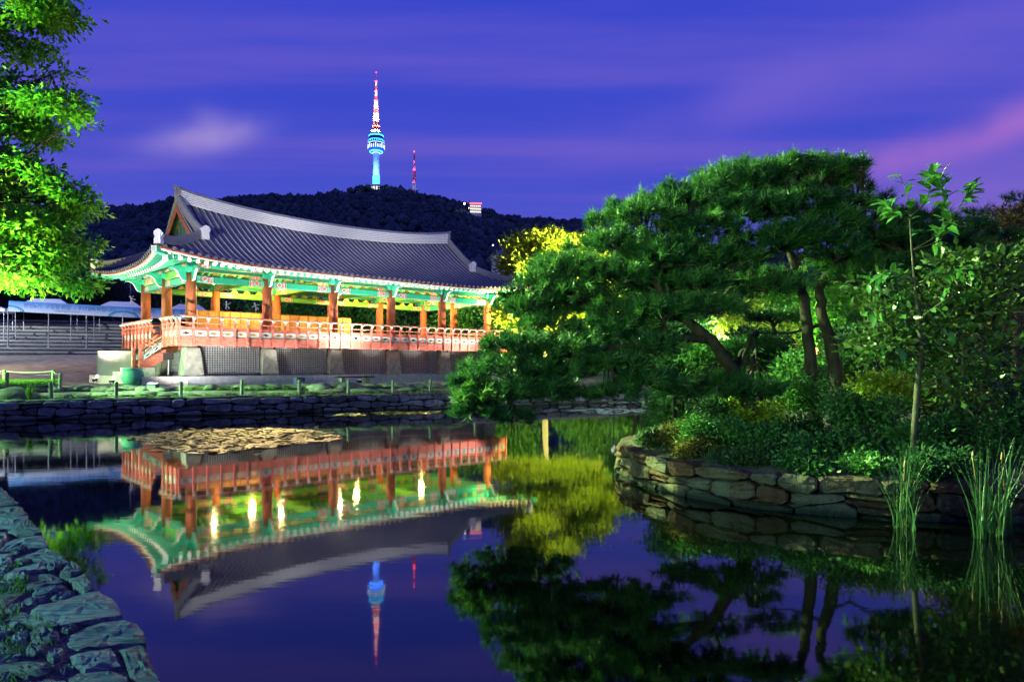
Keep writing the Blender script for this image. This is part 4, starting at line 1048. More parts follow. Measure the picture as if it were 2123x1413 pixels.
# ------------------------------------------------------------------ things on the bank
for (t0, t1, lab) in ((-.8, 6.75, 'long low grey stone slab before the left part of the pavilion plinth'), (10.4, 18.3, 'long low grey stone slab before the right part of the pavilion plinth')):
    r = empty('stone_slab', BL(t0, -2.0, ZB), THETA, lab, 'slab', 'grey slabs hiding the floodlights')
    n = 2; w = (t1-t0)/n
    for k in range(n):
        m = MB(); m.box(k*w+.006, (k+1)*w-.006, -.11, .11, -.15, .57); m.build('slab_stone', M['slab'], r)
pot = empty('glazed_pot', gz(Vector((*at(275, 798, 38.6)[:2], 0)), 0), 0, 'big round teal glazed pot standing before the pavilion stair', 'pot')
m = MB(); m.lathe([(.30, 0), (.34, .05), (.36, .10), (.32, .13)], 28); m.build('foot', M['pot'], pot, True)
m = MB(); m.lathe([(.32, .12), (.46, .20), (.55, .36), (.58, .55), (.555, .74), (.49, .88), (.44, .935)], 32); m.build('body', M['pot'], pot, True)
m = MB(); m.lathe([(.45, .93), (.495, .95), (.50, 1.0), (.46, 1.03), (.40, 1.02)], 32); m.build('rim', M['pot'], pot, True)
# rope fences
def rope_fence(posts, label, h=.78, r=.085, sag=.09, closed=False, hr=.70):
    f = empty('rope_fence', posts[0], 0, label, 'fence'); b = Vector(posts[0])
    pm_ = MB(); pm_.tube([(0, 0, -.15), (0, 0, h-.03), (0, 0, h)], [r, r*.96, r*.7], 10); pme = pm_.mesh('post', M['post'])
    for p in posts: o = link('post', pme, f); o.location = Vector(p)-b; o.rotation_euler = (rng.uniform(-.03, .03), rng.uniform(-.03, .03), rng.uniform(0, 6))
    for p, q in zip(posts[:-1], posts[1:]):
        p, q = Vector(p)-b, Vector(q)-b
        pts = [p.lerp(q, i/10)+Vector((0, 0, hr-sag*4*(i/10)*(1-i/10))) for i in range(11)]
        m = MB(); m.tube(pts, .016, 5); m.build('rope', M['rope'], f)
def bank(px, v): D = fw_depth(px)+v; X = (px-CX)/FPX*D; return Vector((X, D, zg(X, D)))
rope_fence([bank(px, .75) for px in (-30, 106, 241, 375, 501, 620, 722, 815, 892, 985)], 'green post and rope fence along the edge of the far bank')
rope_fence([bank(px, v) for px, v in ((-120, 4.0), (15, 3.6), (124, 3.2), (110, 5.8), (9, 6.6), (-120, 7.4))], 'taller post and rope enclosure round the bright grass patch', h=.92, hr=.86, sag=.07)
# dark bench
bp = BL(8.6, -4.0, 0); b = empty('bench', gz(bp, 0), THETA+.02, 'low dark flat bench on two legs in front of the plinth gap', 'bench')
m = MB(); m.box(-1.35, 1.35, -.24, .24, .40, .47); m.build('seat', M['dark'], b)
for x in (-.9, .9): m = MB(); m.box(x-.13, x+.13, -.18, .18, -.05, .40); m.build('leg', M['post'], b)
m = MB(); bxp = gz(BL(4.9, -3.9, 0), 0); b = empty('box', bxp, THETA+.2, 'small dark blue tilted box on the bank left of the bench', 'box')
m = MB(); m.box(-.30, .30, -.16, .16, 0, .36); m.build('case', M['bluebox'] if 'bluebox' in M else pmat('blue box', (.02, .03, .12), (.03, .04, .16), 5, .5), b)
m = MB(); m.box(-.32, .32, -.18, .18, .36, .41); m.build('lid', M['blackmetal'], b)
# edging stones on the bank: pieces of the ground
rocks = []
for k in range(6):
    v, f = ico(2); r = np.ones(len(v))
    for j in range(8):
        d = rng.normal(size=3); d /= np.linalg.norm(d); r = np.minimum(r, np.maximum(.5, .80/np.maximum(.05, v@d)))
    v = v*r[:, None]; rocks.append(npmesh('stone', v, f, M['rock'], False))
def rock(px, v, w, h, dp=.5):
    p = bank(px, v); o = link('stone', rocks[rng.integers(6)], ground); o.location = p+Vector((0, 0, h*.10)); o.scale = (w, dp, h); o.rotation_euler = (0, 0, rng.uniform(-.25, .6))
for px in np.arange(-60, 960, 33): rock(px+rng.uniform(-8, 8), rng.uniform(3.2, 3.9), rng.uniform(.45, .95), rng.uniform(.15, .28), .45)
for px in np.arange(-60, 960, 40): rock(px+rng.uniform(-14, 14), rng.uniform(1.5, 2.3), rng.uniform(.5, 1.0), rng.uniform(.10, .18), .6)
for px in np.arange(-50, 960, 30): rock(px+rng.uniform(-10, 10), rng.uniform(.30, .55), rng.uniform(.4, .75), rng.uniform(.07, .12), .3)
rock(30, 1.6, 1.1, .5, .8); rock(-20, 1.9, 1.0, .6, .8); rock(660, 2.9, .8, .45); rock(720, 2.7, .9, .4)
# pale panel
pp = at(240, 771, 47); pp = Vector((pp.x, pp.y, zg(pp.x, pp.y)))
sg_ = empty('display_panel', pp, .12, 'blank pale pinkish display panel standing left of the stair', 'panel')
m = MB(); m.box(-1.08, 1.08, -.05, .05, .06, 2.12); m.build('board', M['panel'], sg_)
m = MB(); m.box(-1.14, -1.08, -.07, .07, 0, 2.16); m.box(1.08, 1.14, -.07, .07, 0, 2.16); m.box(-1.08, 1.08, -.07, .07, 2.12, 2.16); m.build('frame', M['metal'], sg_)
m = MB(); m.box(-1.3, -.9, -.3, .3, -.06, .03); m.box(.9, 1.3, -.3, .3, -.06, .03); m.build('base', M['blackmetal'], sg_)
# sign stand under the stair
sp_ = BL(-1.2, .2, 1.75); s2 = empty('notice_stand', sp_, THETA, 'small dark notice on a thin pole beside the stair', 'sign')
m = MB(); m.box(-.28, .28, -.02, .02, .95, 1.35); m.build('notice', M['dark'], s2)
m = MB(); m.tube([(0, 0, 0), (0, 0, .95)], .025, 8); m.build('pole', M['metal'], s2)

# bleachers
M['riser'] = pmat('bleacher riser', (.06, .06, .065), (.11, .11, .115), 2, .9)  # riser stone darkened to paint in the shadow under each tread
A0 = at(-420, 730, 57.5); A1 = at(330, 734, 66.5); dv_ = Vector((A1.x-A0.x, A1.y-A0.y, 0)); Lb = dv_.length; ab = math.atan2(dv_.y, dv_.x)
Z0 = 3.35; bl = empty('bleachers', (A0.x, A0.y, Z0), ab, 'grey stone bleachers rising behind the plaza at left', 'bleachers')
for k in range(10):
    n = 9; x = 0
    m = MB(); m.box(0, Lb, k*.78+.10, k*.78+.70, k*.36-.5, k*.36+.20); m.build('riser', M['riser'], bl)
    while x < Lb:
        w = rng.uniform(2.2, 3.4); m = MB(); m.box(x+.008, min(Lb, x+w)-.008, k*.78, k*.78+.86+(.3 if k == 9 else 0), k*.36+.19, k*.36+.345+rng.uniform(-.006, .006)); m.build('step_stone', M['step'], bl); x += w
def bloc(px, k, dy=.4):
    # a point on tier k under image column px
    K = (px-CX)/FPX; nrm = Vector((-math.sin(ab), math.cos(ab))); o = Vector((A0.x, A0.y))+nrm*(k*.78+dy); d = Vector((math.cos(ab), math.sin(ab)))
    s = (K*o.y-o.x)/(d.x-K*d.y); p = o+d*s; return Vector((p.x, p.y, Z0+k*.36+.345))
# banner and tents
def text_mesh(s, size, mat):
    cu = bpy.data.curves.new('t', 'FONT'); cu.body = s; cu.size = size; cu.align_x = 'CENTER'; cu.align_y = 'CENTER'; cu.resolution_u = 3
    o = bpy.data.objects.new('t', cu); COL.objects.link(o); dg = bpy.context.evaluated_depsgraph_get(); me = bpy.data.meshes.new_from_object(o.evaluated_get(dg)); bpy.data.objects.remove(o)
    me.materials.clear(); me.materials.append(mat); return me
def banner_mat():
    m, N, L, B = newmat('banner print'); B.inputs['Roughness'].default_value = .6
    tc = N.new('ShaderNodeTexCoord'); sp = N.new('ShaderNodeSeparateXYZ'); L.new(tc.outputs['Generated'], sp.inputs[0])
    r = N.new('ShaderNodeValToRGB'); L.new(sp.outputs[2], r.inputs[0]); cr = r.color_ramp
    cr.elements[0].position = .05; cr.elements[0].color = (.62, .68, .80, 1); cr.elements[1].position = .95; cr.elements[1].color = (.04, .25, .68, 1); e = cr.elements.new(.42); e.color = (.36, .54, .80, 1)
    L.new(r.outputs[0], B.inputs['Base Color']); return m
M['banner'] = banner_mat(); M['swoosh'] = pmat('banner swoosh', (.03, .27, .48), (.05, .32, .52), 3, .6)
M['txt_navy'] = pmat('print navy', (.07, .08, .36), None, rough=.6); M['txt_red'] = pmat('print red', (.6, .08, .14), None, rough=.6); M['txt_dk'] = pmat('print dark', (.05, .11, .20), None, rough=.6)
def banner(pa, pb, h, label, words, small):
    r = empty('banner', pa, 0, label, 'banner', 'banners along the tents'); d = pb-pa; L_ = d.length; r.rotation_euler = d.to_track_quat('X', 'Z').to_euler()
    m = MB(); m.box(0, L_, -.012, .012, 0, h); m.build('cloth', M['banner'], r)
    x = .18*L_
    for w, mt, wd in words:
        me = text_mesh(w, h*.47, mt); link('lettering', me, r, None, T((wd*L_, -.02, h*.60))@Matrix.Rotation(math.pi/2, 4, 'X'))
    if small: link('small_lettering', text_mesh(small, h*.17, M['txt_dk']), r, None, T((.50*L_, -.02, h*.24))@Matrix.Rotation(math.pi/2, 4, 'X'))
    for sx, x0 in ((1, 0), (-1, L_)):
        for j, (rr, wd) in enumerate(((1.25, .14), (1.02, .07))):
            pts = []
            for i in range(13):
                a = math.pi/2*i/12
                pts.append((rr*math.sin(a), rr*math.cos(a)*.46))
            V = [(x0+sx*px_, -.016, pz_) for px_, pz_ in pts]+[(x0+sx*px_*(1-wd), -.016, pz_*(1-wd*1.6)) for px_, pz_ in pts]
            m = MB(); m.add(V, [(i, i+1, 14+i, 13+i) if sx > 0 else (13+i, 14+i, i+1, i) for i in range(12)]); m.build('swoosh', M['swoosh'], r)
    n = 4
    return r
def tent(px0, px1, k, hz, label, peak=.85):
    a = bloc(px0, k); b_ = bloc(px1, k); d = b_-a; L_ = d.length
    r = empty('tent', a, ab, label, 'tent', 'event tents on the bleachers'); Wd = 2.4
    z = hz-a.z
    for x in (0, L_):
        for y in (0, Wd): m = MB(); m.tube([(x, y, 0 if y == 0 else .36*3), (x, y, z)], .035, 6); m.build('leg', M['metal'], r)
    m = MB(); m.add([(-.1, -.1, z), (L_+.1, -.1, z), (L_+.1, Wd+.1, z), (-.1, Wd+.1, z), (L_*.26, Wd/2, z+peak), (L_*.74, Wd/2, z+peak)], [(0, 1, 5, 4), (2, 3, 4, 5), (1, 2, 5), (3, 0, 4)]); m.build('canopy', M['canvas'], r)
    m = MB(); m.box(-.1, L_+.1, -.12, -.10, z-.28, z); m.box(-.1, L_+.1, Wd+.10, Wd+.12, z-.28, z); m.box(-.12, -.10, -.1, Wd+.1, z-.28, z); m.box(L_+.10, L_+.12, -.1, Wd+.1, z-.28, z); m.build('valance', M['canvas'], r)
ba, bb = at(17, 645, 61.3), at(256, 657, 63.6); bc = at(430, 664, 65.6)
bh = .93
HZ = ba.z+bh
tent(32, 147, 3, ba.z+.78, 'white peaked tent behind the left half of the long lettered banner')
tent(195, 300, 3, ba.z+.70, 'white peaked tent behind the joint of the two blue banners')
tent(345, 432, 3, ba.z+.62, 'white tent seen between the two left pavilion pillars')
tent(-150, 8, 3, ba.z+.5, 'white tent corner at the left edge of the frame', .6)
banner(ba, bb, bh, 'long blue banner with Korean lettering hung along the tents', [('민선6기', M['txt_navy'], .205), ('구청장', M['txt_navy'], .375), ('취임', M['txt_navy'], .49), ('2', M['txt_red'], .567), ('주년을', M['txt_navy'], .655), ('축하합니다', M['txt_dk'], .82)], '- 구립예술단체연합회 임직원일동 -')
banner(bb+Vector((.03, 0, 0)), bc, bh, 'second blue banner with Korean lettering, partly hidden by the pavilion', [('민선', M['txt_dk'], .16), ('6기', M['txt_dk'], .32), ('출범을', M['txt_dk'], .52), ('축하합니다', M['txt_dk'], .80)], None)
# poles carrying the banner line
for px, lab in ((16, 'white banner pole at the left end of the lettered banner'), (98, 'white pole under the left part of the banner'), (177, 'white pole under the right part of the banner'), (254, 'white pole where the two banners meet')):
    f = (px-17)/(256-17); p = ba.lerp(bb, f); k = max(0, min(9, 2)); q = bloc(px, 1)
    p.z = q.z; o = empty('banner_pole', q+Vector((0, -.0, 0)), 0, lab, 'pole', 'poles carrying the banner'); top = ba.lerp(bb, f)+Vector((0, .05, .3))-q
    m = MB(); m.tube([(top.x, top.y, 0), top], .045, 8); m.build('shaft', M['metal'], o); m = MB(); m.box(top.x-.09, top.x+.09, top.y-.09, top.y+.09, -.02, .03); m.build('foot', M['metal'], o)
# small white figures dangling over the grounds behind
def figure(px, py, D, label, pose, cord):
    s = 14/FPX*D/1.0; p = at(px, py, D); o = empty('figure_ornament', p, 0, label, 'ornament', 'little white figures')
    m = MB(); W_ = .10*s
    def L_(a, b_, r=.055): m.tube([(a[0]*s, 0, a[1]*s), (b_[0]*s, .04*s, b_[1]*s)], [r*s, r*s*.8], 6)
    hx = pose[0]; m.lathe([(.02*s, .80*s), (.10*s, .84*s), (.13*s, .93*s), (.10*s, 1.03*s), (.03*s, 1.07*s)], 10, (hx*s, 0, 0))
    L_((hx*.8, .8), (0, .38), .075)
    for a, b_ in pose[1]: L_(a, b_)
    m.build('body', M['white_paint'], o)
    m = MB(); m.tube([(hx*s, 0, 1.02*s), (hx*s+.02, 0, 1.02*s+cord)] if cord > 0 else [(0, .05, .4*s), (0, .05, cord)], .02 if cord > 0 else .03, 5); m.build('cord' if cord > 0 else 'pole', M['metal'], o)
run = (-.12, [((-.1, .7), (.3, .74)), ((.3, .74), (.55, .72)), ((-.1, .7), (-.3, .5)), ((-.3, .5), (-.55, .42)), ((0, .38), (.28, .34)), ((.28, .34), (.4, .02)), ((0, .38), (.12, .1)), ((.12, .1), (.02, -.1))])
bow = (-.05, [((-.05, .66), (.25, .58)), ((.25, .58), (.6, .88)), ((-.05, .66), (-.15, .4)), ((0, .38), (-.12, .2)), ((-.12, .2), (-.15, -.1)), ((0, .38), (.26, .2)), ((.26, .2), (.36, -.05))])
hang = (-.2, [((-.1, .7), (.25, 1.05)), ((-.1, .66), (.55, .5)), ((0, .38), (-.25, .2)), ((-.25, .2), (-.2, -.1)), ((0, .38), (.2, .2)), ((.2, .2), (.05, -.05))])
figure(273, 628, 60, 'little white acrobat figure on a cord left of the pavilion pillars', hang, 1.3)
figure(470, 639, 70, 'little white figure raising one arm above the wooden screen', bow, -5)
figure(530, 642, 70, 'little white running figure above the wooden screen', run, -5)

# ------------------------------------------------------------------ tower on the hill
def hill_at(px, D, py=None):
    z = zh(px, D); return Vector(((px-CX)/FPX*D, D, z))
TD = 1285.0; mpx = TD/FPX                              # metres per photo pixel out there
tb = at(780, 394, TD); tw = empty('observation_tower', tb, 0, 'tall lit tower with round observation pod and red and white mast on the hilltop', 'tower')
h = lambda py: (394-py)*mpx
M['shaft'] = pmat('tower concrete', (.42, .43, .46), (.52, .53, .56), .08, .7)
M['pod_blue'] = pmat('pod glass', (.03, .10, .30), (.05, .16, .42), .3, .3)
M['led_blue'] = emat('blue led ring', (.02, .2, 1), 14); M['led_cyan'] = emat('cyan led', (.03, .45, 1), 7); M['led_white'] = emat('white led', (.6, .85, 1), 2.2)
M['lat_white'] = pmat('white mast paint', (.75, .72, .70), None, rough=.5); M['lat_red'] = pmat('red mast paint lattice', (.65, .08, .04), None, rough=.5)
def cyl(name, r0, r1, y0, y1, mat, n=20, smooth=True): m = MB(); m.lathe([(r0*mpx, h(y0)), (r1*mpx, h(y1))], n); return m.build(name, mat, tw, smooth)
cyl('base_hall', 9, 9.5, 397, 386, M['white_wall']); cyl('base_roof', 12.5, 12, 386, 383.5, M['white_wall'])
for k in range(10):
    a = 2*math.pi*k/10; m = MB(); m.box(9.2*mpx, 9.7*mpx, -1.4*mpx, 1.4*mpx, h(395), h(388)); m.build('hall_window', M['win_warm'], tw, M=RZ(a))
cyl('shaft', 6.6, 6.3, 383.5, 318, M['shaft'], 24)
m = MB(); m.lathe([(7.0*mpx, h(383)), (6.95*mpx, h(365))], 24); m.build('led_band', M['led_cyan'], tw, True)  # glowing sleeve stands in for cyan floodlight on the lower shaft
pod = MB(); pod.lathe([(7*mpx, h(318)), (13*mpx, h(315)), (16.5*mpx, h(311)), (17.2*mpx, h(306)), (17.2*mpx, h(299)), (16.2*mpx, h(298)), (17*mpx, h(296)), (16.6*mpx, h(292)), (13.5*mpx, h(290.5)), (15*mpx, h(287)), (14.6*mpx, h(283)), (12*mpx, h(281))], 32); pod.build('pod', M['pod_blue'], tw, True)
for y0, y1, r, mt in ((315.8, 313.5, 13.6, 'led_blue'), (318, 316.6, 8.2, 'led_white'), (298.6, 297.5, 17.0, 'led_white'), (292, 290.8, 15.4, 'led_cyan'), (283.5, 281.8, 15.1, 'led_cyan')): m = MB(); m.lathe([(r*mpx, h(y0)), (r*mpx, h(y1))], 32); m.build('light_ring', M[mt], tw, True)
for k in range(24):
    a = 2*math.pi*(k+.5)/24; m = MB(); m.box(17.0*mpx, 17.5*mpx, -.9*mpx, .9*mpx, h(309.5), h(302.5) if k % 3 else h(300)); m.build('pod_window', M['led_white'], tw, M=RZ(a))
for k in range(24):
    a = 2*math.pi*k/24; m = MB(); m.box(16.5*mpx, 16.9*mpx, -.7*mpx, .7*mpx, h(295), h(293)); m.build('pod_window', M['led_cyan'], tw, M=RZ(a))
for y0, y1, r, mt in ((281, 277, 11, 'lat_white'), (277, 273, 9, 'lat_white'), (272, 270, 9.6, 'lat_white'), (268, 264, 6.5, 'lat_red'), (263, 261, 8, 'lat_red')): cyl('gallery', r, r*.92, y0, y1, M[mt])
m = MB()
for k in range(24):
    a = 2*math.pi*k/24; m.tube([(10.6*mpx*math.cos(a), 10.6*mpx*math.sin(a), h(277)), (10.6*mpx*math.cos(a), 10.6*mpx*math.sin(a), h(273.5))], .25*mpx, 4)
m.build('gallery_railing', M['lat_white'], tw)
def lattice_mast(root, sections, name='mast_section'):
    for (y0, y1, w0, w1, mt) in sections:
        m = MB(); n = max(2, int((y0-y1)/4)); 
        for i in range(n):
            ya, yb = y0+(y1-y0)*i/n, y0+(y1-y0)*(i+1)/n; wa, wb = w0+(w1-w0)*i/n, w0+(w1-w0)*(i+1)/n
            ca = [(sx*wa*mpx, sy*wa*mpx, h(ya)) for sx, sy in ((-1, -1), (1, -1), (1, 1), (-1, 1))]; cb_ = [(sx*wb*mpx, sy*wb*mpx, h(yb)) for sx, sy in ((-1, -1), (1, -1), (1, 1), (-1, 1))]
            for k in range(4):
                j = (k+1) % 4; m.tube([ca[k], cb_[k]], .42*mpx, 4); m.tube([ca[k], ca[j]], .3*mpx, 4); m.tube([ca[k], cb_[j]], .25*mpx, 4); m.tube([ca[j], cb_[k]], .25*mpx, 4)
        m.build(name, M[mt], root)
lattice_mast(tw, [(262, 252, 5.0, 4.6, 'lat_red'), (252, 236, 4.6, 4.0, 'lat_white'), (236, 225, 4.0, 3.4, 'lat_red'), (225, 209, 3.2, 2.8, 'lat_white'), (208, 200, 1.9, 1.8, 'lat_red'), (200, 186, 1.8, 1.6, 'lat_white'), (186, 178, 1.5, 1.4, 'lat_red'), (178, 168, 1.3, 1.2, 'lat_white')])
m = MB(); m.tube([(0, 0, h(168)), (0, 0, h(151))], [.6*mpx, .35*mpx], 6); m.build('mast_tip', M['lat_red'], tw)
for y, dx in ((169, 1.6), (150.5, 0), (190, 2), (209, 3), (262, 6)):
    v, f = ico(1); link('beacon', npmesh('beacon', v*(1.1*mpx)+np.array([dx*mpx, -dx*mpx, h(y)]), f, M['lamp_red'], True), tw)
    if dx: link('beacon', npmesh('beacon', v*(1.0*mpx)+np.array([-dx*mpx, -dx*mpx, h(y)]), f, M['lamp_red'], True), tw)
for a in (-2.2, -1.57, -.9):
    p = tb+Vector((70*math.cos(a), 70*math.sin(a), 4))
    spot('tower_flood_light', p, tb+Vector((0, 0, h(345))), 1200000, (.08, .22, 1), 55, .8, 1)
    p = tb+Vector((17*mpx*math.cos(a), 17*mpx*math.sin(a), h(283)))
    spot('mast_flood_light', p, tb+Vector((0, 0, h(232))), 700000, (1, .82, .62), 60, .8, .6)
    spot('mast_flood_light', tb+Vector((30*math.cos(a), 30*math.sin(a), h(290))), tb+Vector((0, 0, h(190))), 1200000, (1, .80, .70), 40, .9, .6)
# red and white mast
mpx = 1290/FPX
rb = at(859, 401, 1290); rmst = empty('radio_mast', rb, 0, 'thin red and white lattice radio mast right of the tower', 'mast')
h = lambda py: (401-py)*mpx
lattice_mast(rmst, [(404, 377, 3.0, 2.6, 'lat_white'), (376, 354, 2.5, 2.2, 'lat_red'), (354, 336, 1.7, 1.4, 'lat_white'), (335, 319, 1.1, .8, 'lat_red')])
for y, s_ in ((315, 1.4), (352, 2.4), (376, 1.2), (335.5, 1.2)):
    v, f = ico(1); link('beacon', npmesh('beacon', v*(s_*mpx)+np.array([0, -2.5*mpx, h(y)]), f, M['lamp_red'], True), rmst)
spot('mast_flood_light', rb+Vector((-6, -40, 2)), rb+Vector((0, 0, h(365))), 60000, (1, .7, .6), 70, .8, .6)
# cable car station
mpx = 1150/FPX; sb_ = at(986, 443, 1150); stn = empty('cable_car_station', sb_, .15, 'lit storeyed station building with red band on the hill slope', 'building')
u = lambda a: a*mpx
m = MB(); m.box(u(-12), u(12), 0, u(14), u(-6), u(20)); m.build('wall', M['white_wall'], stn)
m = MB(); m.box(u(-13), u(13), u(-1), u(15), u(20), u(22)); m.build('roof', M['concrete'], stn)
m = MB(); m.box(u(-12.6), u(12.6), u(-1.4), u(-1.0), u(19.8), u(22.6)); m.build('lit_band', M['neon_red'], stn)
for j, z in enumerate((14.2, 8.4, 2.4)):
    for k in range(6): m = MB(); m.box(u(-11+k*3.75), u(-11+k*3.75+(3.1 if j else 2.6)), u(-.25), u(-.05), u(z), u(z+3.2)); m.build('window', M['win_warm'], stn)
for k in range(3): m = MB(); m.box(u(12.05), u(12.2), u(1+k*4), u(4+k*4), u(8), u(16)); m.build('window', M['win_warm'], stn)
def hill_lamp(px, py, D, label, mt, s, pw=0):
    p = at(px, py, D); o = empty('hill_lamp', p, 0, label, 'lamp', 'lamps on the hillside'); v, f = ico(1)
    link('globe', npmesh('globe', v*(s*D/FPX), f, M[mt], True), o); m = MB(); m.tube([(0, 0, -s*D/FPX*.9), (0, 0, -8)], .15, 5); m.build('pole', M['blackmetal'], o)
for a in ((963, 422, 1120, 'brightest white lamp left of the station building on the hill', 'lamp_small', 2.2), (945, 437, 1120, 'bluish white lamp lower left of the station on the hill', 'lamp_small', 1.5), (962, 441, 1120, 'small white lamp below the brightest hillside lamp', 'lamp_small', 1.1), (972, 431, 1120, 'small white lamp close to the station left wall', 'lamp_small', .9),
          (876, 420, 1180, 'first of the row of small lamps right of the radio mast', 'lamp_small', .9), (884, 424, 1180, 'small lamp in the middle of the row right of the radio mast', 'lamp_small', .8), (893, 428, 1180, 'last of the row of small lamps right of the radio mast', 'lamp_small', .9),
          (754, 402, 1240, 'amber lamp among trees left of the tower foot', 'lamp_orange', 1.2), (791, 402.5, 1240, 'amber lamp at the right of the tower foot', 'lamp_orange', 1.2), (811, 405, 1240, 'amber lamp among trees right of the tower foot', 'lamp_orange', 1.1), (862, 409, 1220, 'dim red lamp below the radio mast', 'lamp_red', .8),
          (634, 422, 1220, 'small white lamp on the wooded ridge above the tiled roof', 'lamp_small', .9), (594, 423, 1220, 'tiny white lamp on the ridge left of its brighter neighbour', 'lamp_small', .6), (1022, 508, 420, 'white lamp on the dark slope above the blue domed building', 'lamp_small', 1.3)):
    hill_lamp(*a)
point('station_light', at(972, 434, 1115), 2500, (.9, 1, .8), 1)
# domed building
mpx = 125/FPX; db = at(1042, 560, 125); dbl = empty('domed_building', db, .1, 'white building with a blue dome behind the right end of the pavilion roof', 'building'); u = lambda a: a*mpx
m = MB(); m.box(u(-20), u(22), 0, u(40), u(-30), u(26)); m.build('wall', M['white_wall'], dbl)
m = MB(); m.box(u(-22), u(24), u(-2), u(42), u(26), u(30)); m.build('cornice', M['concrete'], dbl)
m = MB(); m.lathe([(u(15)*math.cos(a), u(30)+u(15)*math.sin(a)) for a in np.linspace(0, 1.5, 9)], 24, (0, u(18), 0)); m.build('dome', M['dome'], dbl, True)
for k in range(3): m = MB(); m.box(u(-15+k*12), u(-8+k*12), u(-.5), u(-.1), u(6), u(22)); m.build('window', M['dome'], dbl)
# ------------------------------------------------------------------ vegetation
def unit(a): return a/np.maximum(1e-9, np.linalg.norm(a, axis=1))[:, None]
def leaf_quads(P, Nn, size, asp=.5, droop=.2):
    """P leaf bases, Nn main directions (unit): folded diamond leaves"""
    n = len(P); r = unit(np.cross(Nn, rng.normal(size=(n, 3)))); s = size*rng.uniform(.7, 1.3, (n, 1)); up = np.cross(r, Nn)
    a = P; b = P+Nn*s*.5+r*s*asp*.5+up*s*.08; c = P+Nn*s-up*s*droop; d = P+Nn*s*.5-r*s*asp*.5+up*s*.08
    V = np.stack([a, b, c, d], 1).reshape(-1, 3); F = np.arange(n*4).reshape(-1, 4); return V, F
def cloud(lobes, n, size, clump=.35, per=14, flat=.0, hang=-.1, shell=.45, asp=.5, drop=(0, 0, 0)):
    """leaf clusters through the outer volume of flattened lobes; returns V, F"""
    vols = np.array([l[3]*l[4]*l[5] for l in lobes])**.67; w = vols/vols.sum(); PP = []; NN = []
    for l, q in zip(lobes, w):
        k = max(2, int(n*q/per)); d = unit(rng.normal(size=(k, 3))); rad = rng.uniform(shell, 1.0, (k, 1))**.6
        wob = 1+.16*np.sin(d[:, :1]*5+l[0])*np.sin(d[:, 1:2]*4+l[1])+.1*np.sin(d[:, 2:]*7)
        c = np.array(l[:3])+d*rad*wob*np.array(l[3:6])
        for rep in range(per):
            off = rng.normal(size=(k, 3))*clump*np.array([1, 1, .55]); PP.append(c+off); v = unit(off)*.6+d*.7+rng.normal(size=(k, 3))*.45; v[:, 2] += hang; NN.append(unit(v))
    return leaf_quads(np.concatenate(PP), np.concatenate(NN), size, asp)
def limb(mb, a, b, r0, r1, sag=.0, n=7, wob=.06):
    a, b = Vector(a), Vector(b); L_ = (b-a).length; pts = []
    for i in range(n+1):
        t = i/n; p = a.lerp(b, t)+Vector((0, 0, sag*4*t*(1-t)*L_)); 
        if 0 < i < n: p += Vector((rng.normal(), rng.normal(), rng.normal()))*wob*L_*.35
        pts.append(p)
    mb.tube(pts, [r0+(r1-r0)*i/n for i in range(n+1)], 7); return pts
def broadleaf(name, base, trunk, lobes, n, size, mat, label, cat='tree', group=None, clump=.35, per=14, bark='bark', r0=.18, hang=-.1, asp=.5, shell=.45, lk=.34):
    base = Vector(base); o = empty(name, base, 0, label, cat, group)
    if trunk:
        m = MB(); pts = [Vector(p)-base for p in trunk]; m.tube(pts, [r0*(1-.6*i/(len(pts)-1)) for i in range(len(pts))], 9)
        for l in lobes:
            c = Vector(l[:3])-base; j = min(range(2 if len(pts) > 4 else 1, len(pts)), key=lambda i: (pts[i]-c).length+(1.0 if pts[i].z > c.z else 0)); tip = pts[j].lerp(c, .9)
            ps = limb(m, pts[j], tip, r0*lk, r0*lk*.25, .03)
            for q in range(4):
                e = c+Vector((rng.normal()*l[3], rng.normal()*l[4], rng.normal()*l[5]))*.6; limb(m, ps[4], e, r0*lk*.4, r0*lk*.1, .02, 4)
        m.build('trunk', M[bark], o, True)
    V, F = cloud(lobes, n, size, clump, per, hang=hang, asp=asp, shell=shell); V = V-np.array(base[:])
    link('crown', npmesh('crown', V, F, M[mat]), o); return o
def lob(px, py, D, rx, ry, dz=1.0):
    p = at(px, py, D); return (p.x, p.y, p.z, rx/FPX*D, max(rx, ry)*.8/FPX*D*dz, ry/FPX*D)
# --- floodlit tree at the left edge of the frame
DL = 35.5
tl = [lob(30, 40, DL, 95, 60), lob(105, 12, DL, 70, 40), lob(60, 105, DL+1, 55, 26), lob(-75, 60, DL+1, 80, 80),
      lob(15, 235, DL, 75, 45), lob(100, 222, DL-.5, 72, 34), lob(155, 240, DL-1, 34, 24), lob(60, 285, DL+.5, 60, 28), lob(-85, 230, DL+1, 80, 60),
      lob(30, 370, DL, 80, 42), lob(110, 385, DL-.5, 62, 30), lob(150, 405, DL-.5, 40, 22), lob(-80, 400, DL+1, 80, 60),
      lob(40, 450, DL-1, 80, 45), lob(130, 440, DL, 58, 26), lob(165, 425, DL, 26, 18), lob(40, 525, DL-1, 85, 42), lob(135, 530, DL-.5, 55, 26), lob(60, 585, DL-1, 70, 24), lob(150, 585, DL-.5, 42, 26), lob(-60, 540, DL, 90, 80), lob(100, 490, DL-.5, 50, 24)]
b0 = bank(-70, 2.3); 
tl += [lob(-5, 315, DL, 48, 26), lob(20, 335, DL-.5, 44, 22), lob(5, 165, DL, 40, 20), lob(70, 345, DL, 30, 14), lob(180, 500, DL, 20, 14), lob(120, 150, DL, 26, 12), lob(20, 490, DL-1, 60, 30)]
sub_ = []
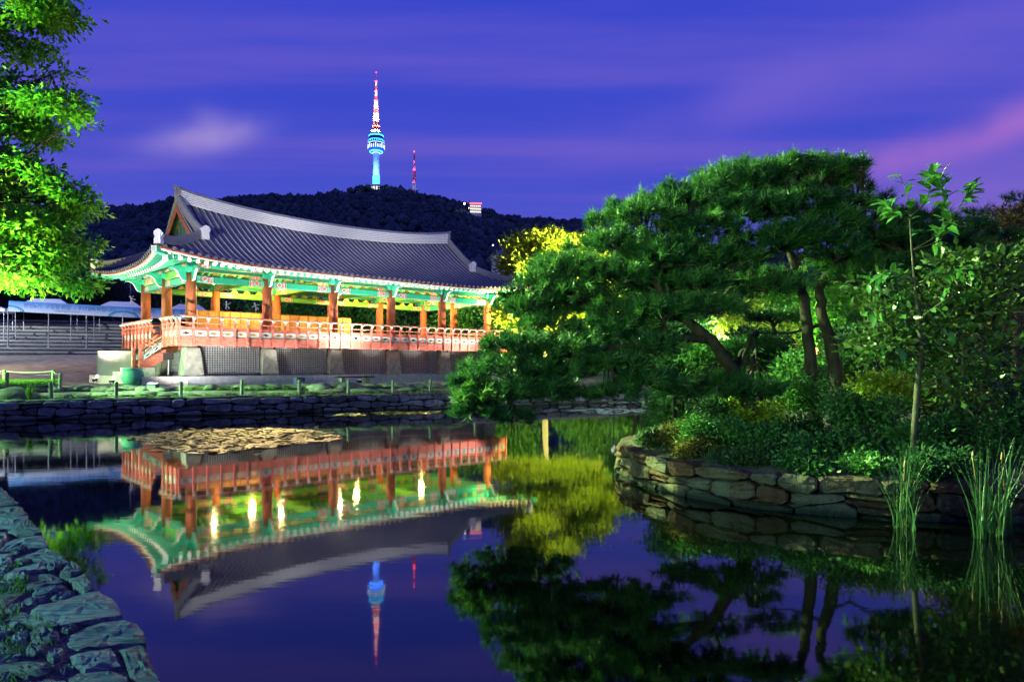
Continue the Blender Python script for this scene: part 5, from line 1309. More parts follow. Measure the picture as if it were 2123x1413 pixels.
for (x, y, z, a, b, c) in tl:
    for k in range(4):
        u_ = unit(rng.normal(size=(1, 3)))[0]*.62; sub_.append((x+u_[0]*a, y+u_[1]*b, z+u_[2]*c, a*rng.uniform(.38, .6), b*.5, c*rng.uniform(.28, .42)))
tl = sub_
broadleaf('maple_tree', b0, [b0-Vector((0, 0, .3)), at(-72, 700, 33), at(-66, 560, 34), at(-60, 420, 35), at(-55, 250, 35.5), at(-50, 60, 35.5), at(-45, -60, 35.5)], tl, 23000, .34, 'leaf_maple', 'floodlit bright green leafy tree filling the upper left edge', clump=.36, per=9, r0=.42, shell=.1, hang=-.30, asp=.42, lk=.13)
# --- yellow lit tree on the far shore
DY = 59
ty = [lob(1090, 508, DY, 40, 24), lob(1135, 498, DY-1, 36, 22), lob(1178, 506, DY, 32, 20), lob(1062, 548, DY, 28, 20), lob(1110, 552, DY-1, 46, 22), lob(1170, 556, DY+1, 50, 26), lob(1232, 548, DY, 40, 30), lob(1262, 592, DY, 36, 26), lob(1205, 606, DY-1, 44, 22), lob(1130, 606, DY, 44, 20), lob(1072, 602, DY-1, 34, 20), lob(1055, 655, DY-1, 30, 18), lob(1102, 664, DY-2, 42, 20), lob(1170, 660, DY-1, 50, 22), lob(1240, 652, DY, 44, 24)]
b0 = at(1130, 800, DY); b0.z = zg(b0.x, b0.y)
broadleaf('shore_tree', b0, [b0, at(1130, 730, DY), at(1134, 660, DY), at(1145, 580, DY)], ty, 30000, .30, 'leaf_yellow', 'round yellow green floodlit tree between pavilion roof and pine', clump=.40, r0=.3, bark='bark_pale', shell=.2)
# --- woodland behind the pavilion
back = [(215, 625, 92, 70, 52, 'dark leafy tree behind the tents left of the pavilion'), (300, 640, 90, 60, 45, 'dark tree seen behind the left pavilion pillar'), (110, 640, 95, 80, 40, 'low dark tree behind the banner'), (15, 640, 95, 70, 40, 'dark tree behind the tents at the left edge'),
        (365, 640, 88, 60, 40, 'dim tree seen between the first pavilion pillars'), (470, 640, 84, 70, 48, 'dark tree above the left part of the wooden screen'), (600, 640, 82, 80, 50, 'lit green tree above the middle of the wooden screen'), (735, 650, 84, 80, 50, 'green tree right of the wooden screen seen through the pavilion'),
        (850, 655, 86, 70, 46, 'dim green tree seen through the fourth bay'), (970, 660, 84, 80, 46, 'bright green tree seen through the last bay'), (1060, 660, 80, 60, 50, 'green tree just beyond the right end of the railing')]
for i, (px, py, D, rx, ry, lab) in enumerate(back):
    ls = [lob(px+rng.uniform(-.5, .5)*rx, py+rng.uniform(-.6, .4)*ry, D+rng.uniform(-2, 2), rx*rng.uniform(.5, .75), ry*rng.uniform(.4, .6)) for k in range(5)]+[lob(px, py+ry, D, rx, ry*.8)]
    b0 = at(px, 720, D); b0.z = zg(b0.x, b0.y)-.2
    broadleaf('woodland_tree', b0, [b0, at(px-4, py+40, D), at(px+3, py-10, D)], ls, 5200, .46, 'leaf_dark' if i < 6 or i == 8 else 'leaf_shrub', lab, group='trees behind the pavilion', clump=.6, per=10, r0=.3)
# --- background trees on the right shore, behind the pines
rb_ = [(1320, 700, 52, 70, 60, 'leaf_shrub', 'green shore tree in the gap left of the leaning pine trunk'), (1440, 710, 47, 80, 70, 'leaf_shrub', 'pale lit tree glimpsed behind the leaning pine trunk'), (1560, 690, 44, 80, 70, 'leaf_yellow', 'yellow lit tree glimpsed left of the upright pine trunk'), (1650, 640, 50, 90, 70, 'leaf_maple', 'bright green tree behind the upright pine trunks'), (1790, 640, 40, 80, 70, 'leaf_maple', 'bright tree right of the twin pine trunks'),
       (1800, 760, 36, 80, 60, 'leaf_shrub', 'green bushy tree low behind the twin pine trunks'), (1980, 700, 34, 110, 90, 'leaf_shrub', 'green tree behind the young broadleaf trunk'), (2110, 640, 30, 90, 110, 'leaf_brown', 'russet green tree at the right edge'), (2040, 560, 28, 90, 70, 'leaf_brown', 'tall olive tree under the broadleaf shoots'), (1900, 600, 38, 90, 70, 'leaf_dark', 'dark tree behind the top of the broadleaf trunk'), (1420, 800, 42, 80, 40, 'leaf_shrub', 'low green bush on the shore beyond the island tip'), (2150, 760, 30, 80, 80, 'leaf_shrub', 'leafy bush tree low at the right edge')]
def shore_z(p): return zg(p.x, p.y) if p.y > fw_depth(CX+p.x/p.y*FPX) else .75
for i, (px, py, D, rx, ry, mt, lab) in enumerate(rb_):
    ls = [lob(px+rng.uniform(-.6, .6)*rx, py+rng.uniform(-.6, .6)*ry, D+rng.uniform(-1.5, 1.5), rx*rng.uniform(.4, .6), ry*rng.uniform(.35, .5)) for k in range(7)]
    b0 = at(px, 800, D); b0.z = max(.5, shore_z(b0))-.2
    broadleaf('shore_tree', b0, [b0, at(px-5, py+50, D), at(px+4, py-10, D)], ls, 5600, .26, mt, lab, group='trees on the right shore', clump=.35, per=10, r0=.16)

far = [(1230, 690, 78, 70, 70, 'leaf_shrub', 'dim tree just right of the round yellow tree'), (1330, 600, 85, 90, 80, 'leaf_dark', 'tall dark tree behind the middle of the leaning pine'), (1450, 610, 80, 90, 90, 'leaf_shrub', 'tall green tree behind the pine crowns left of the upright trunks'), (1580, 600, 84, 90, 90, 'leaf_dark', 'tall dark tree behind the upright pine trunks'), (1700, 590, 76, 90, 90, 'leaf_shrub', 'tall green tree behind the right pine boughs'), (1830, 580, 72, 100, 90, 'leaf_shrub', 'tall green tree behind the stem of the broadleaf tree'), (1960, 580, 66, 100, 90, 'leaf_dark', 'tall dark tree between broadleaf stem and right edge'), (2090, 560, 60, 100, 90, 'leaf_shrub', 'tall tree furthest right in the background'),
       (1350, 720, 66, 80, 46, 'leaf_shrub', 'lit undergrowth tree beyond the pond left of the leaning trunk'), (1500, 745, 60, 90, 44, 'leaf_maple', 'bright low tree beyond the leaning pine trunk'), (1630, 740, 58, 80, 44, 'leaf_shrub', 'low tree between the upright pine trunks and the shore'), (1760, 720, 56, 90, 50, 'leaf_maple', 'bright low tree right of the twin trunks on the far shore'), (1900, 740, 52, 90, 50, 'leaf_shrub', 'low green tree behind the foot of the broadleaf stem'), (2050, 740, 50, 100, 60, 'leaf_shrub', 'low tree on the far shore near the right edge')]
for i, (px, py, D, rx, ry, mt, lab) in enumerate(far):
    ls = [lob(px+rng.uniform(-.7, .7)*rx, py+rng.uniform(-.7, .7)*ry, D+rng.uniform(-2, 2), rx*rng.uniform(.4, .6), ry*rng.uniform(.35, .55)) for k in range(8)]+[lob(px, py+ry*.7, D, rx, ry*.6)]
    b0 = at(px, 800, D); b0.z = zg(b0.x, b0.y)-.2
    broadleaf('woodland_tree', b0, [b0, at(px-6, py+60, D), at(px+4, py-10, D)], ls, 5200, .40, mt, lab, group='far trees beyond the right shore', clump=.55, per=10, r0=.22)
mid = [(1400, 720, 22, 60, 44, 'leaf_dark', 'dark bushy tree in the gap left of the leaning pine trunk'), (1490, 745, 21, 60, 34, 'leaf_shrub', 'green bushy tree just behind the leaning pine trunk'), (1580, 730, 23, 55, 50, 'leaf_dark', 'dark bushy tree in the gap between leaning and upright trunks'), (1640, 780, 20, 50, 36, 'leaf_shrub', 'green bush behind the left upright pine trunk'), (1775, 730, 21, 60, 56, 'leaf_dark', 'dark bushy tree right of the twin pine trunks'), (2085, 490, 24, 70, 60, 'leaf_brown', 'tall russet tree at the top right edge'), (2000, 520, 26, 60, 50, 'leaf_olive', 'tall olive tree behind the top of the sapling')]
for i, (px, py, D, rx, ry, mt, lab) in enumerate(mid):
    ls = [lob(px+rng.uniform(-.7, .7)*rx, py+rng.uniform(-.7, .7)*ry, D+rng.uniform(-.7, .7), rx*rng.uniform(.35, .55), ry*rng.uniform(.3, .5)) for k in range(7)]
    b0 = at(px, 800, D); b0.z = .7
    broadleaf('island_tree', b0, [b0, at(px-5, py+30, D), at(px+4, py-10, D)], ls, 3600, .15, mt, lab, group='small trees on the peninsula behind the pines', clump=.2, per=9, r0=.07, lk=.3)
# --- pines
def tufts(P, A, K=30, ln=.13, w=.0165):
    n = len(P); A = unit(A); r = unit(np.cross(A, rng.normal(size=(n, 3)))); q = np.cross(A, r)
    ph = rng.uniform(0, 2*np.pi, (n, K)); th = rng.uniform(.20, 1.05, (n, K)); l = ln*rng.uniform(.7, 1.15, (n, K))
    dirv = np.cos(th)[..., None]*A[:, None]+np.sin(th)[..., None]*(np.cos(ph)[..., None]*r[:, None]+np.sin(ph)[..., None]*q[:, None])
    base = P[:, None]+A[:, None]*rng.uniform(-.10, .03, (n, K, 1)); tip = base+dirv*l[..., None]; tip[..., 2] -= .01
    wv = np.cross(dirv, rng.normal(size=(n, K, 3))); wv /= np.maximum(1e-6, np.linalg.norm(wv, axis=2))[..., None]; wv *= w*.5
    V = np.stack([base-wv, base+wv, tip], 2).reshape(-1, 3); return V, np.arange(len(V)).reshape(-1, 3), n, K
def pine(base, trunks, pads, label, dens=1.0, K=30, ln=.235):
    base = Vector(base); o = empty('pine_tree', base, 0, label, 'tree')
    tr = MB(); allp = []
    for pts, r0, r1 in trunks:
        pts = [Vector(p)-base for p in pts]; fine = []
        for a, b in zip(pts[:-1], pts[1:]):
            for i in range(4): fine.append(a.lerp(b, i/4)+Vector((rng.normal(), rng.normal(), 0))*.012)
        fine.append(pts[-1]); n = len(fine)
        tr.tube(fine, [r0+(r1-r0)*i/(n-1) for i in range(n)], 10); allp += fine[3:]
    PP = []; AA = []; TT = []; lm_ = tr
    for (px, py, D, rx, ry) in pads:
        l = lob(px, py, D, rx*1.02, ry*1.02); c = Vector(l[:3])-base; R3 = np.array(l[3:6])
        j = min(allp, key=lambda p: (p-c).length+max(0, p.z-c.z)*.4)
        ps = limb(lm_, j, c-Vector((0, 0, R3[2]*.35)), .045+.012*R3[0], .018, rng.uniform(-.04, .05), 8, .08)
        nt = int(dens*125*(R3[0]*R3[2]*4+.25*R3[0]*R3[1])); d = unit(rng.normal(size=(nt, 3))); d[:, 2] = np.where(d[:, 2] < -.35, -d[:, 2]*.6, d[:, 2]); d = unit(d)
        lump = 1+.22*np.sin(d[:, 0]*6+px)*np.cos(d[:, 1]*5+py)
        rad = rng.uniform(.25, 1.0, nt)**.45*lump; rad *= np.where(rng.uniform(size=nt) < np.where(d[:, 2] > .4, .25, .10), rng.uniform(1.0, 1.42, nt), 1); P = np.array(c[:])+d*rad[:, None]*R3
        tint = np.clip(rng.uniform(0, .62, nt)**1.3+.42*np.clip((rad-.7)*2, 0, 1)*(d[:, 2] > -.1)+.12*np.sin(px*3.1), 0, 1); TT.append(tint)  # tufts painted lighter outside and on top, darker inside, as shading
        A_ = d*np.array([.8, .8, .4])+np.array([0, 0, .65])+rng.normal(size=(nt, 3))*.45; PP.append(P); AA.append(A_)
        for k in range(int(10+R3[0]*10)):
            i = rng.integers(nt); limb(lm_, ps[rng.integers(3, 9)], Vector(P[i]), .016, .005, .03, 3, .1)
    tr.build('trunk', M['bark'], o, True)
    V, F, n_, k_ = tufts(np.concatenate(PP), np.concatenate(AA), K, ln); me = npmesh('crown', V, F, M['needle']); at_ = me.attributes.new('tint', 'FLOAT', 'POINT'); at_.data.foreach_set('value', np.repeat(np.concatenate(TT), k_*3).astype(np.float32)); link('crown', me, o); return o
def isl(px, D): p = at(px, 800, D); p.z = zi(p.x, p.y)-.1; return p
MASS = [(1075, 610), (1100, 570), (1180, 530), (1260, 450), (1400, 410), (1500, 370), (1640, 350), (1770, 360), (1830, 440), (1990, 480), (2110, 480), (2123, 690), (1900, 670), (1750, 630), (1620, 600), (1480, 640), (1400, 690), (1300, 790), (1100, 830), (970, 850), (970, 800), (1060, 740), (1080, 660)]
def inpoly(x, y, poly):
    c = False; j = len(poly)-1
    for i in range(len(poly)):
        if (poly[i][1] > y) != (poly[j][1] > y) and x < (poly[j][0]-poly[i][0])*(y-poly[i][1])/(poly[j][1]-poly[i][1])+poly[i][0]: c = not c
        j = i
    return c
fill = []
while len(fill) < 78:
    x, y = rng.uniform(960, 2120), rng.uniform(350, 850)
    if inpoly(x, y, MASS) and all((x-a[0])**2/6400+(y-a[1])**2/1400 > .55 for a in fill): fill.append((x, y, rng.uniform(14.2, 16.6), rng.uniform(50, 85), rng.uniform(20, 32)))
    elif rng.uniform() < .002: break
fill += [(x, y, 15+rng.uniform(-.4, .4), rng.uniform(13, 24), rng.uniform(14, 24)) for x, y in ((1235, 462), (1275, 440), (1330, 425), (1390, 395), (1440, 388), (1470, 400), (1505, 364), (1545, 352), (1568, 358), (1610, 352), (1655, 337), (1672, 345), (1712, 342), (1748, 342), (1776, 346), (1795, 395), (1830, 420), (1880, 450), (1180, 528), (1120, 556))]
def fl(a, b): return [f for f in fill if a <= f[0] < b]
b0 = isl(1575, 14.6)
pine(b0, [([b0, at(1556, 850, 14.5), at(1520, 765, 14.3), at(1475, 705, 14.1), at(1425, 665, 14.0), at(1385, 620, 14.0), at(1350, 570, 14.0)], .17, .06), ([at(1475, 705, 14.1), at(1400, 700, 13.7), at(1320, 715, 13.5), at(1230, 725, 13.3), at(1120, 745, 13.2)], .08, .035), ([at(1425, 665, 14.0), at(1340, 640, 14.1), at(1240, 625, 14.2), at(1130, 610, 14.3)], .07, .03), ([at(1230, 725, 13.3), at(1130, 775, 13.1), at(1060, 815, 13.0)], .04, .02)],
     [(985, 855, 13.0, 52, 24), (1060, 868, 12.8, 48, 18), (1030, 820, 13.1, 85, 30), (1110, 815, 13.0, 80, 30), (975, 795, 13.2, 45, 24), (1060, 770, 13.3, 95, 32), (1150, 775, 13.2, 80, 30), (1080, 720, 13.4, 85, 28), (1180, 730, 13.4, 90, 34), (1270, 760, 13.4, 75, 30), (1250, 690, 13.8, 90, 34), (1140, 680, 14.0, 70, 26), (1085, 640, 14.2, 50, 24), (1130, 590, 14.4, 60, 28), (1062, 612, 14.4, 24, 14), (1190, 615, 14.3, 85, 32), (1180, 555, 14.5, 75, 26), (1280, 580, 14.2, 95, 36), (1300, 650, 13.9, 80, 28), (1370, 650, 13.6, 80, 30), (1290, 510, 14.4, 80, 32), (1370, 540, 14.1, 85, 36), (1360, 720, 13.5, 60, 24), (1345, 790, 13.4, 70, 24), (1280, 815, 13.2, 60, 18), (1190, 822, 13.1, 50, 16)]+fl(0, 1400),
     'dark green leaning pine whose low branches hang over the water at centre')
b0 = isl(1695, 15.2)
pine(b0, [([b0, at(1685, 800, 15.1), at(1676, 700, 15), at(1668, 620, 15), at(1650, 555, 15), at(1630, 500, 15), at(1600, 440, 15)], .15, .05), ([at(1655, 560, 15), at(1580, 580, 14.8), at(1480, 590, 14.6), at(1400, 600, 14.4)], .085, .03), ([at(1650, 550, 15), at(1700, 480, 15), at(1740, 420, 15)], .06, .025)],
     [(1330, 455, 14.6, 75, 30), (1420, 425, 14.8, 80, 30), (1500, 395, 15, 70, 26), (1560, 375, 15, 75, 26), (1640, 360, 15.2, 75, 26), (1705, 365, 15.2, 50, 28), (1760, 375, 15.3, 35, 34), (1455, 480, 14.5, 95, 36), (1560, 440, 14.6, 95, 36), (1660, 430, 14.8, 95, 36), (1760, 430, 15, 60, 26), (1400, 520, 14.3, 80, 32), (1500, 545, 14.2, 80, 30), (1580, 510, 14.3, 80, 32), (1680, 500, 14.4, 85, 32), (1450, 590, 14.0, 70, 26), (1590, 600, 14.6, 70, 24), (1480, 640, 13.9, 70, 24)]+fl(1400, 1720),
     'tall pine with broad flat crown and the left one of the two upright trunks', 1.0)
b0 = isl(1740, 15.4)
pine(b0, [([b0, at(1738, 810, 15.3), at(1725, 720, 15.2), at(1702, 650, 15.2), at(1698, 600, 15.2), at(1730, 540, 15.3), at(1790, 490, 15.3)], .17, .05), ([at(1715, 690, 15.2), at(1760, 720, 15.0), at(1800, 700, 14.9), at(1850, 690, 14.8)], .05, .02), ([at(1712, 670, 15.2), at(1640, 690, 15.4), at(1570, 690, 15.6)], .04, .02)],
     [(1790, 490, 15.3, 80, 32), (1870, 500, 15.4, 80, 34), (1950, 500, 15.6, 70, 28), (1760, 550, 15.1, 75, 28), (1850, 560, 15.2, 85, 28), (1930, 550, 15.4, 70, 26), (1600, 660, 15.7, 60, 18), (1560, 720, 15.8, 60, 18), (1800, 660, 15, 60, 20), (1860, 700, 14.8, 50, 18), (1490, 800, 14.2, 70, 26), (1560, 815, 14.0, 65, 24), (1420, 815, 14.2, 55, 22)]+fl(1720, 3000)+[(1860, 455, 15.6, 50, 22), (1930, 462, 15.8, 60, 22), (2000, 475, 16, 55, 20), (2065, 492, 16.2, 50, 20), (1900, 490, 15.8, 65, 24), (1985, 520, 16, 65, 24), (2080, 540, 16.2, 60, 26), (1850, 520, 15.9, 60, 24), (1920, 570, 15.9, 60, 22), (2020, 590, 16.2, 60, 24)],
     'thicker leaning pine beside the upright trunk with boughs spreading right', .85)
b0 = at(2105, 800, 27); b0.z = .8
pine(b0, [([b0, at(2110, 600, 27), at(2118, 480, 27), at(2122, 420, 27)], .2, .06), ([at(2116, 520, 27), at(2060, 470, 27), at(2020, 450, 27)], .06, .03)], [(2118, 412, 27, 40, 12), (2150, 430, 27, 50, 14), (2030, 442, 27, 36, 10), (2075, 450, 27, 40, 12), (2010, 460, 27, 20, 8), (2110, 470, 27, 60, 18), (2050, 490, 27, 50, 16)], 'far pine with flat small crowns at the upper right edge', .35, 26, .30)

# --- young broadleaf tree with big single leaves
DM = 11.4; b0 = isl(1893, DM)
mg = empty('broadleaf_tree', b0, 0, 'slim young tree with pale bark and large oval leaves at right', 'tree'); m = MB()
stem = [b0, at(1896, 880, DM), at(1902, 800, DM), at(1910, 740, DM), at(1906, 660, DM), at(1897, 590, DM), at(1890, 520, DM+.1), at(1886, 450, DM+.1), at(1880, 400, DM+.1), at(1866, 362, DM+.1)]
m.tube([p-b0 for p in stem], [.055, .05, .046, .04, .03, .022, .015, .011, .008, .005], 9)
brs = [([3, (1960, 770), (2010, 720), (2050, 690)]), ([2, (1960, 790), (2040, 775), (2080, 790)]), ([4, (1850, 640), (1790, 650)]), ([4, (1960, 620), (2030, 600)]), ([5, (1840, 560), (1800, 590)]), ([6, (1950, 500), (1960, 430), (1950, 362)]), ([6, (1960, 480), (2000, 410), (2025, 378)]), ([7, (1920, 420), (1935, 370), (1930, 352)]), ([7, (1850, 440), (1830, 420)]), ([3, (1850, 720), (1800, 720)]), ([5, (1980, 560), (2060, 560)]), ([4, (1980, 690), (2060, 650)])]
paths = [[p-b0 for p in stem[5:]]]
for br in brs:
    pts = [stem[br[0]]-b0]+[at(x, y, DM+rng.uniform(-.5, .5))-b0 for x, y in br[1:]]; f = []
    for a, b in zip(pts[:-1], pts[1:]): f += [a.lerp(b, i/4) for i in range(4)]
    f.append(pts[-1]); m.tube(f, [.010*(1-.8*i/(len(f)-1))+.003 for i in range(len(f))], 6); paths.append(f)
m.build('trunk', M['bark_pale'], mg, True)
lv = []
for shp in range(3):
    q = MB(); L_, w_ = .21, .10; V = [(0, 0, 0)]
    for t_ in (.2, .5, .8):
        ww = w_*.5*math.sin(math.pi*t_**.85)**.8; zc = -.03*t_*t_*(1+shp); V += [(L_*t_, -ww, zc+.012), (L_*t_, 0, zc), (L_*t_, ww, zc+.012)]
    V.append((L_, 0, -.035*(1+shp))); q.add(V, [(0, 1, 2), (0, 2, 3), (1, 4, 5, 2), (2, 5, 6, 3), (4, 7, 8, 5), (5, 8, 9, 6), (7, 10, 8), (8, 10, 9)]); lv.append(q.mesh('leaf', M['leaf_glossy'], True))
cand = []
for f in paths:
    n = len(f)
    for i in range(1, n):
        if i < n*.25: continue
        for k in range(4 if i < n-2 else 5):
            p = f[i].lerp(f[i-1], rng.uniform(0, 1)); d = (f[i]-f[i-1]).normalized(); a = rng.uniform(0, 6.28); o_ = d.orthogonal().normalized(); s_ = d.cross(o_)
            v = d*.45+(o_*math.cos(a)+s_*math.sin(a))*.9; v.z += .15; cand.append((p, v.normalized()))
random.shuffle(cand); cand.sort(key=lambda c: -(c[0].z > 3.1))
for p, v in cand[:285]:
    s_ = random.uniform(.75, 1.25); link('leaf', lv[random.randrange(3)], mg, None, T(p)@v.to_track_quat('X', 'Z').to_matrix().to_4x4()@Matrix.Rotation(random.uniform(-.6, .6), 4, 'X')@Matrix.Scale(s_, 4))
ls = [lob(1850, 690, DM+.3, 60, 60), lob(1960, 650, DM+.4, 80, 60), lob(2040, 640, DM+.3, 70, 60), lob(2050, 740, DM, 70, 50), lob(2000, 800, DM-.1, 70, 40), lob(1830, 600, DM+.5, 50, 40), lob(1980, 560, DM+.6, 80, 40), lob(2080, 560, DM+.5, 60, 50), lob(1820, 720, DM+.2, 60, 40)]
V, F = cloud(ls, 3000, .14, .18, 6, asp=.5, shell=.15); o = link('small_leaves', npmesh('small_leaves', V-np.array(b0[:]), F, M['leaf_olive']), mg); o['kind'] = 'stuff'

# --- shrubs of the island
shr = [(1405, 890, 14.6, 50, 34, 'leaf_brown', 'reddish low shrub at the left tip of the island'), (1480, 900, 13.6, 70, 42, 'leaf_shrub', 'dark green shrub behind the island wall left of the pine trunks'), (1590, 905, 13.2, 85, 52, 'leaf_shrub', 'rounded shrub on the island below the pine trunks'), (1725, 925, 12.4, 85, 55, 'leaf_shrub', 'bright small leaved shrub spilling over the island wall'), (1800, 860, 13.2, 90, 60, 'leaf_shrub', 'tall green shrub left of the young broadleaf trunk'), (1895, 925, 11.8, 70, 50, 'leaf_shrub', 'shrub round the foot of the young broadleaf tree'), (1990, 900, 12.0, 85, 70, 'leaf_shrub', 'dense green shrub right of the young broadleaf trunk'), (2090, 900, 11.6, 80, 90, 'leaf_shrub', 'tall leafy shrub behind the right reeds'),
       (1850, 805, 14.2, 90, 40, 'leaf_yellow', 'yellowish shrub behind the twin pine trunks'), (1510, 850, 14.8, 70, 36, 'leaf_dark', 'dark shrub under the leaning pine'), (1990, 830, 13.6, 90, 50, 'leaf_brown', 'olive shrub between young tree and right edge'), (1650, 890, 14.2, 60, 40, 'leaf_dark', 'dark low shrub hiding the pine trunk feet'), (2120, 820, 13, 60, 50, 'leaf_shrub', 'green shrub at the right edge above the reeds'),
       (1370, 915, 14.9, 34, 20, 'leaf_olive', 'tiny olive plant on the rim at the island tip'), (1450, 935, 13.3, 50, 24, 'leaf_brown', 'russet low plant hanging over the wall left of the green shrubs'), (1560, 955, 12.1, 60, 24, 'leaf_olive', 'low olive plant on the rim below the rounded shrub'), (1680, 965, 11.6, 60, 26, 'leaf_shrub', 'low green plant spilling over the middle of the wall'), (1790, 965, 11.3, 60, 34, 'leaf_shrub', 'leafy green plant on the rim left of the left reeds'), (1960, 965, 11.0, 70, 34, 'leaf_dark', 'dark low plant on the rim between the reed clumps'), (1660, 810, 14.9, 60, 40, 'leaf_shrub', 'green bush between the leaning pine and the upright trunks'), (1560, 860, 14.4, 60, 40, 'leaf_yellow', 'yellowish fern like bush left of the upright trunks')]
for px, py, D, rx, ry, mt, lab in shr:
    c = at(px, py, D); b0 = Vector((c.x, c.y, zi(c.x, c.y)-.05))
    ls = [lob(px+rng.uniform(-.65, .65)*rx, py+rng.uniform(-.5, .5)*ry, D+rng.uniform(-.4, .4), rx*rng.uniform(.35, .55), ry*rng.uniform(.4, .6)) for k in range(6)]+[lob(px, py+ry*.5, D, rx*.8, ry*.6)]
    broadleaf('shrub', b0, [b0, b0.lerp(c, .6), c], ls, 4200, .075, mt, lab, 'shrub', 'shrubs on the pine island', clump=.10, per=9, r0=.03, shell=.2, asp=.55)
# --- reeds in the water
def blades(pts, h0, h1, w, lean, n):
    VV = []; 
    for (x, y, z) in pts:
        for k in range(n):
            a = rng.uniform(0, 6.28); l = rng.uniform(0, lean); hh = rng.uniform(h0, h1); bx_, by_ = x+rng.normal()*.03, y+rng.normal()*.03
            dx, dy = math.cos(a)*l, math.sin(a)*l; px_, py_ = -math.sin(a+rng.uniform(-1, 1)), math.cos(a+rng.uniform(-1, 1)); prev = None
            for s in range(4):
                for e in range(2):
                    t = (s+e)/4; ww = w*(1-t**1.6)*.5+.0008; c = (bx_+dx*t**1.7*hh, by_+dy*t**1.7*hh, z+hh*t*(1-.12*l*t))
                    VV += [(c[0]-px_*ww, c[1]-py_*ww, c[2]), (c[0]+px_*ww, c[1]+py_*ww, c[2])]
    V = np.array(VV); q = np.arange(len(V)).reshape(-1, 4)[:, [0, 1, 3, 2]]; return V, q
for px, py, nn, lab, sp_ in ((1878, 1096, 5, 'left clump of tall green reeds standing in the pond', 20), (2062, 1112, 8, 'right larger clump of tall green reeds near the frame edge', 45), (2015, 1085, 2, 'sparse reed stems between the two reed clumps', 22)):
    pts = [tuple(gp(px+rng.uniform(-sp_, sp_), py+rng.uniform(-8, 6), 0)) for k in range(nn)]; V, F = blades([(x, y, -.05) for x, y, z in pts], .6, 1.5, .016, .52, 11)
    b0 = gp(px, py, 0); o = empty('reed_clump', b0, 0, lab, 'reeds', 'reeds in the pond'); link('blades', npmesh('blades', V-np.array(b0[:]), F, M['reed']), o); 
    m = MB()
    for k in range(1):
        x, y, z = pts[rng.integers(nn)]; q = Vector((x+rng.normal()*.06, y, .75+rng.uniform(0, .3))); m.tube([q-b0, q-b0+Vector((.01, 0, .10))], .012, 6)
        m.tube([Vector((x, y, 0))-b0, q-b0], .004, 5)
    m.build('seed_heads', M['wood'], o)
# --- grasses
def scatter_bank(n, px0, px1, v0, v1): return [tuple(bank(rng.uniform(px0, px1), rng.uniform(v0, v1))) for k in range(n)]
V, F = blades(scatter_bank(2400, -60, 122, 3.5, 6.6), .22, .50, .022, .5, 7)
tag(link('grass', npmesh('grass', V, F, M['grass'])), 'bright floodlit grass inside the roped enclosure at left', 'grass', kind='stuff')
pts = scatter_bank(260, 500, 960, 2.9, 3.5)+scatter_bank(150, 380, 640, 2.8, 3.4)+scatter_bank(260, 380, 960, .5, 1.5)+scatter_bank(120, -40, 400, .4, 2.5)
V, F = blades(pts, .07, .24, .02, .7, 9)
tag(link('bank_grass', npmesh('bank_grass', V, F, M['grass'])), 'mossy grass tufts between the edging stones of the far bank', 'grass', kind='stuff')
p = bank(62, .7); V, F = blades([tuple(p)]*6, .4, .85, .028, .8, 16); o = empty('grass_tuft', p, 0, 'big spiky grass tuft on the bank edge at left', 'grass'); link('blades', npmesh('blades', V-np.array(p[:]), F, M['grass']), o)
pts = []
for x, y in ((20, 760), (60, 720), (-10, 900), (30, 700), (90, 730), (10, 950), (20, 1180), (55, 1230), (5, 1060), (120, 1050), (60, 590), (40, 1400)):
    q = gp(x/3.421, 1000+y/3.421, BZ); pts += [(q.x+rng.normal()*.06, q.y+rng.normal()*.06, BZ-.03) for k in range(6)]
V, F = blades(pts, .03, .09, .007, .8, 8)
tag(link('near_grass', npmesh('near_grass', V, F, M['grass'])), 'green grass tufts growing between the near slate slabs', 'grass', kind='stuff')
pts = []
for i in range(len(SHORE)-1):
    a, b = Vector(SHORE[i]), Vector(SHORE[i+1]); c = Vector((8.5, 17))
    for k in range(34 if i < 6 else 24):
        q = a.lerp(b, rng.uniform(0, 1)); q = q.lerp(c, rng.uniform(.07, .2)); pts.append((q.x, q.y, zi(q.x, q.y)-.03))
V, F = blades(pts, .10, .34, .013, .8, 10)
tag(link('island_grass', npmesh('island_grass', V, F, M['reed'])), 'rough grass along the top of the island wall', 'grass', kind='stuff')
# grit between the near slabs
V_ = []; F_ = []
v, f = ico(1)
for k in range(1500):
    q = gp(rng.uniform(0, 260), 1040+rng.uniform(0, 1)**.7*372, BZ)
    if q.x > -1.78-(q.y-3.2)*.87-.2: continue
    s = rng.uniform(.004, .013); b = sum(len(x) for x in V_); V_.append(v*np.array([s, s, s*.7])*rng.uniform(.7, 1.2, (len(v), 1))+np.array([q.x, q.y, BZ-.045])); F_.append(f+b)
tag(link('grit', npmesh('grit', np.concatenate(V_), np.concatenate(F_), M['gravel'])), 'coarse grit lying between the near slate slabs', 'gravel', kind='stuff')
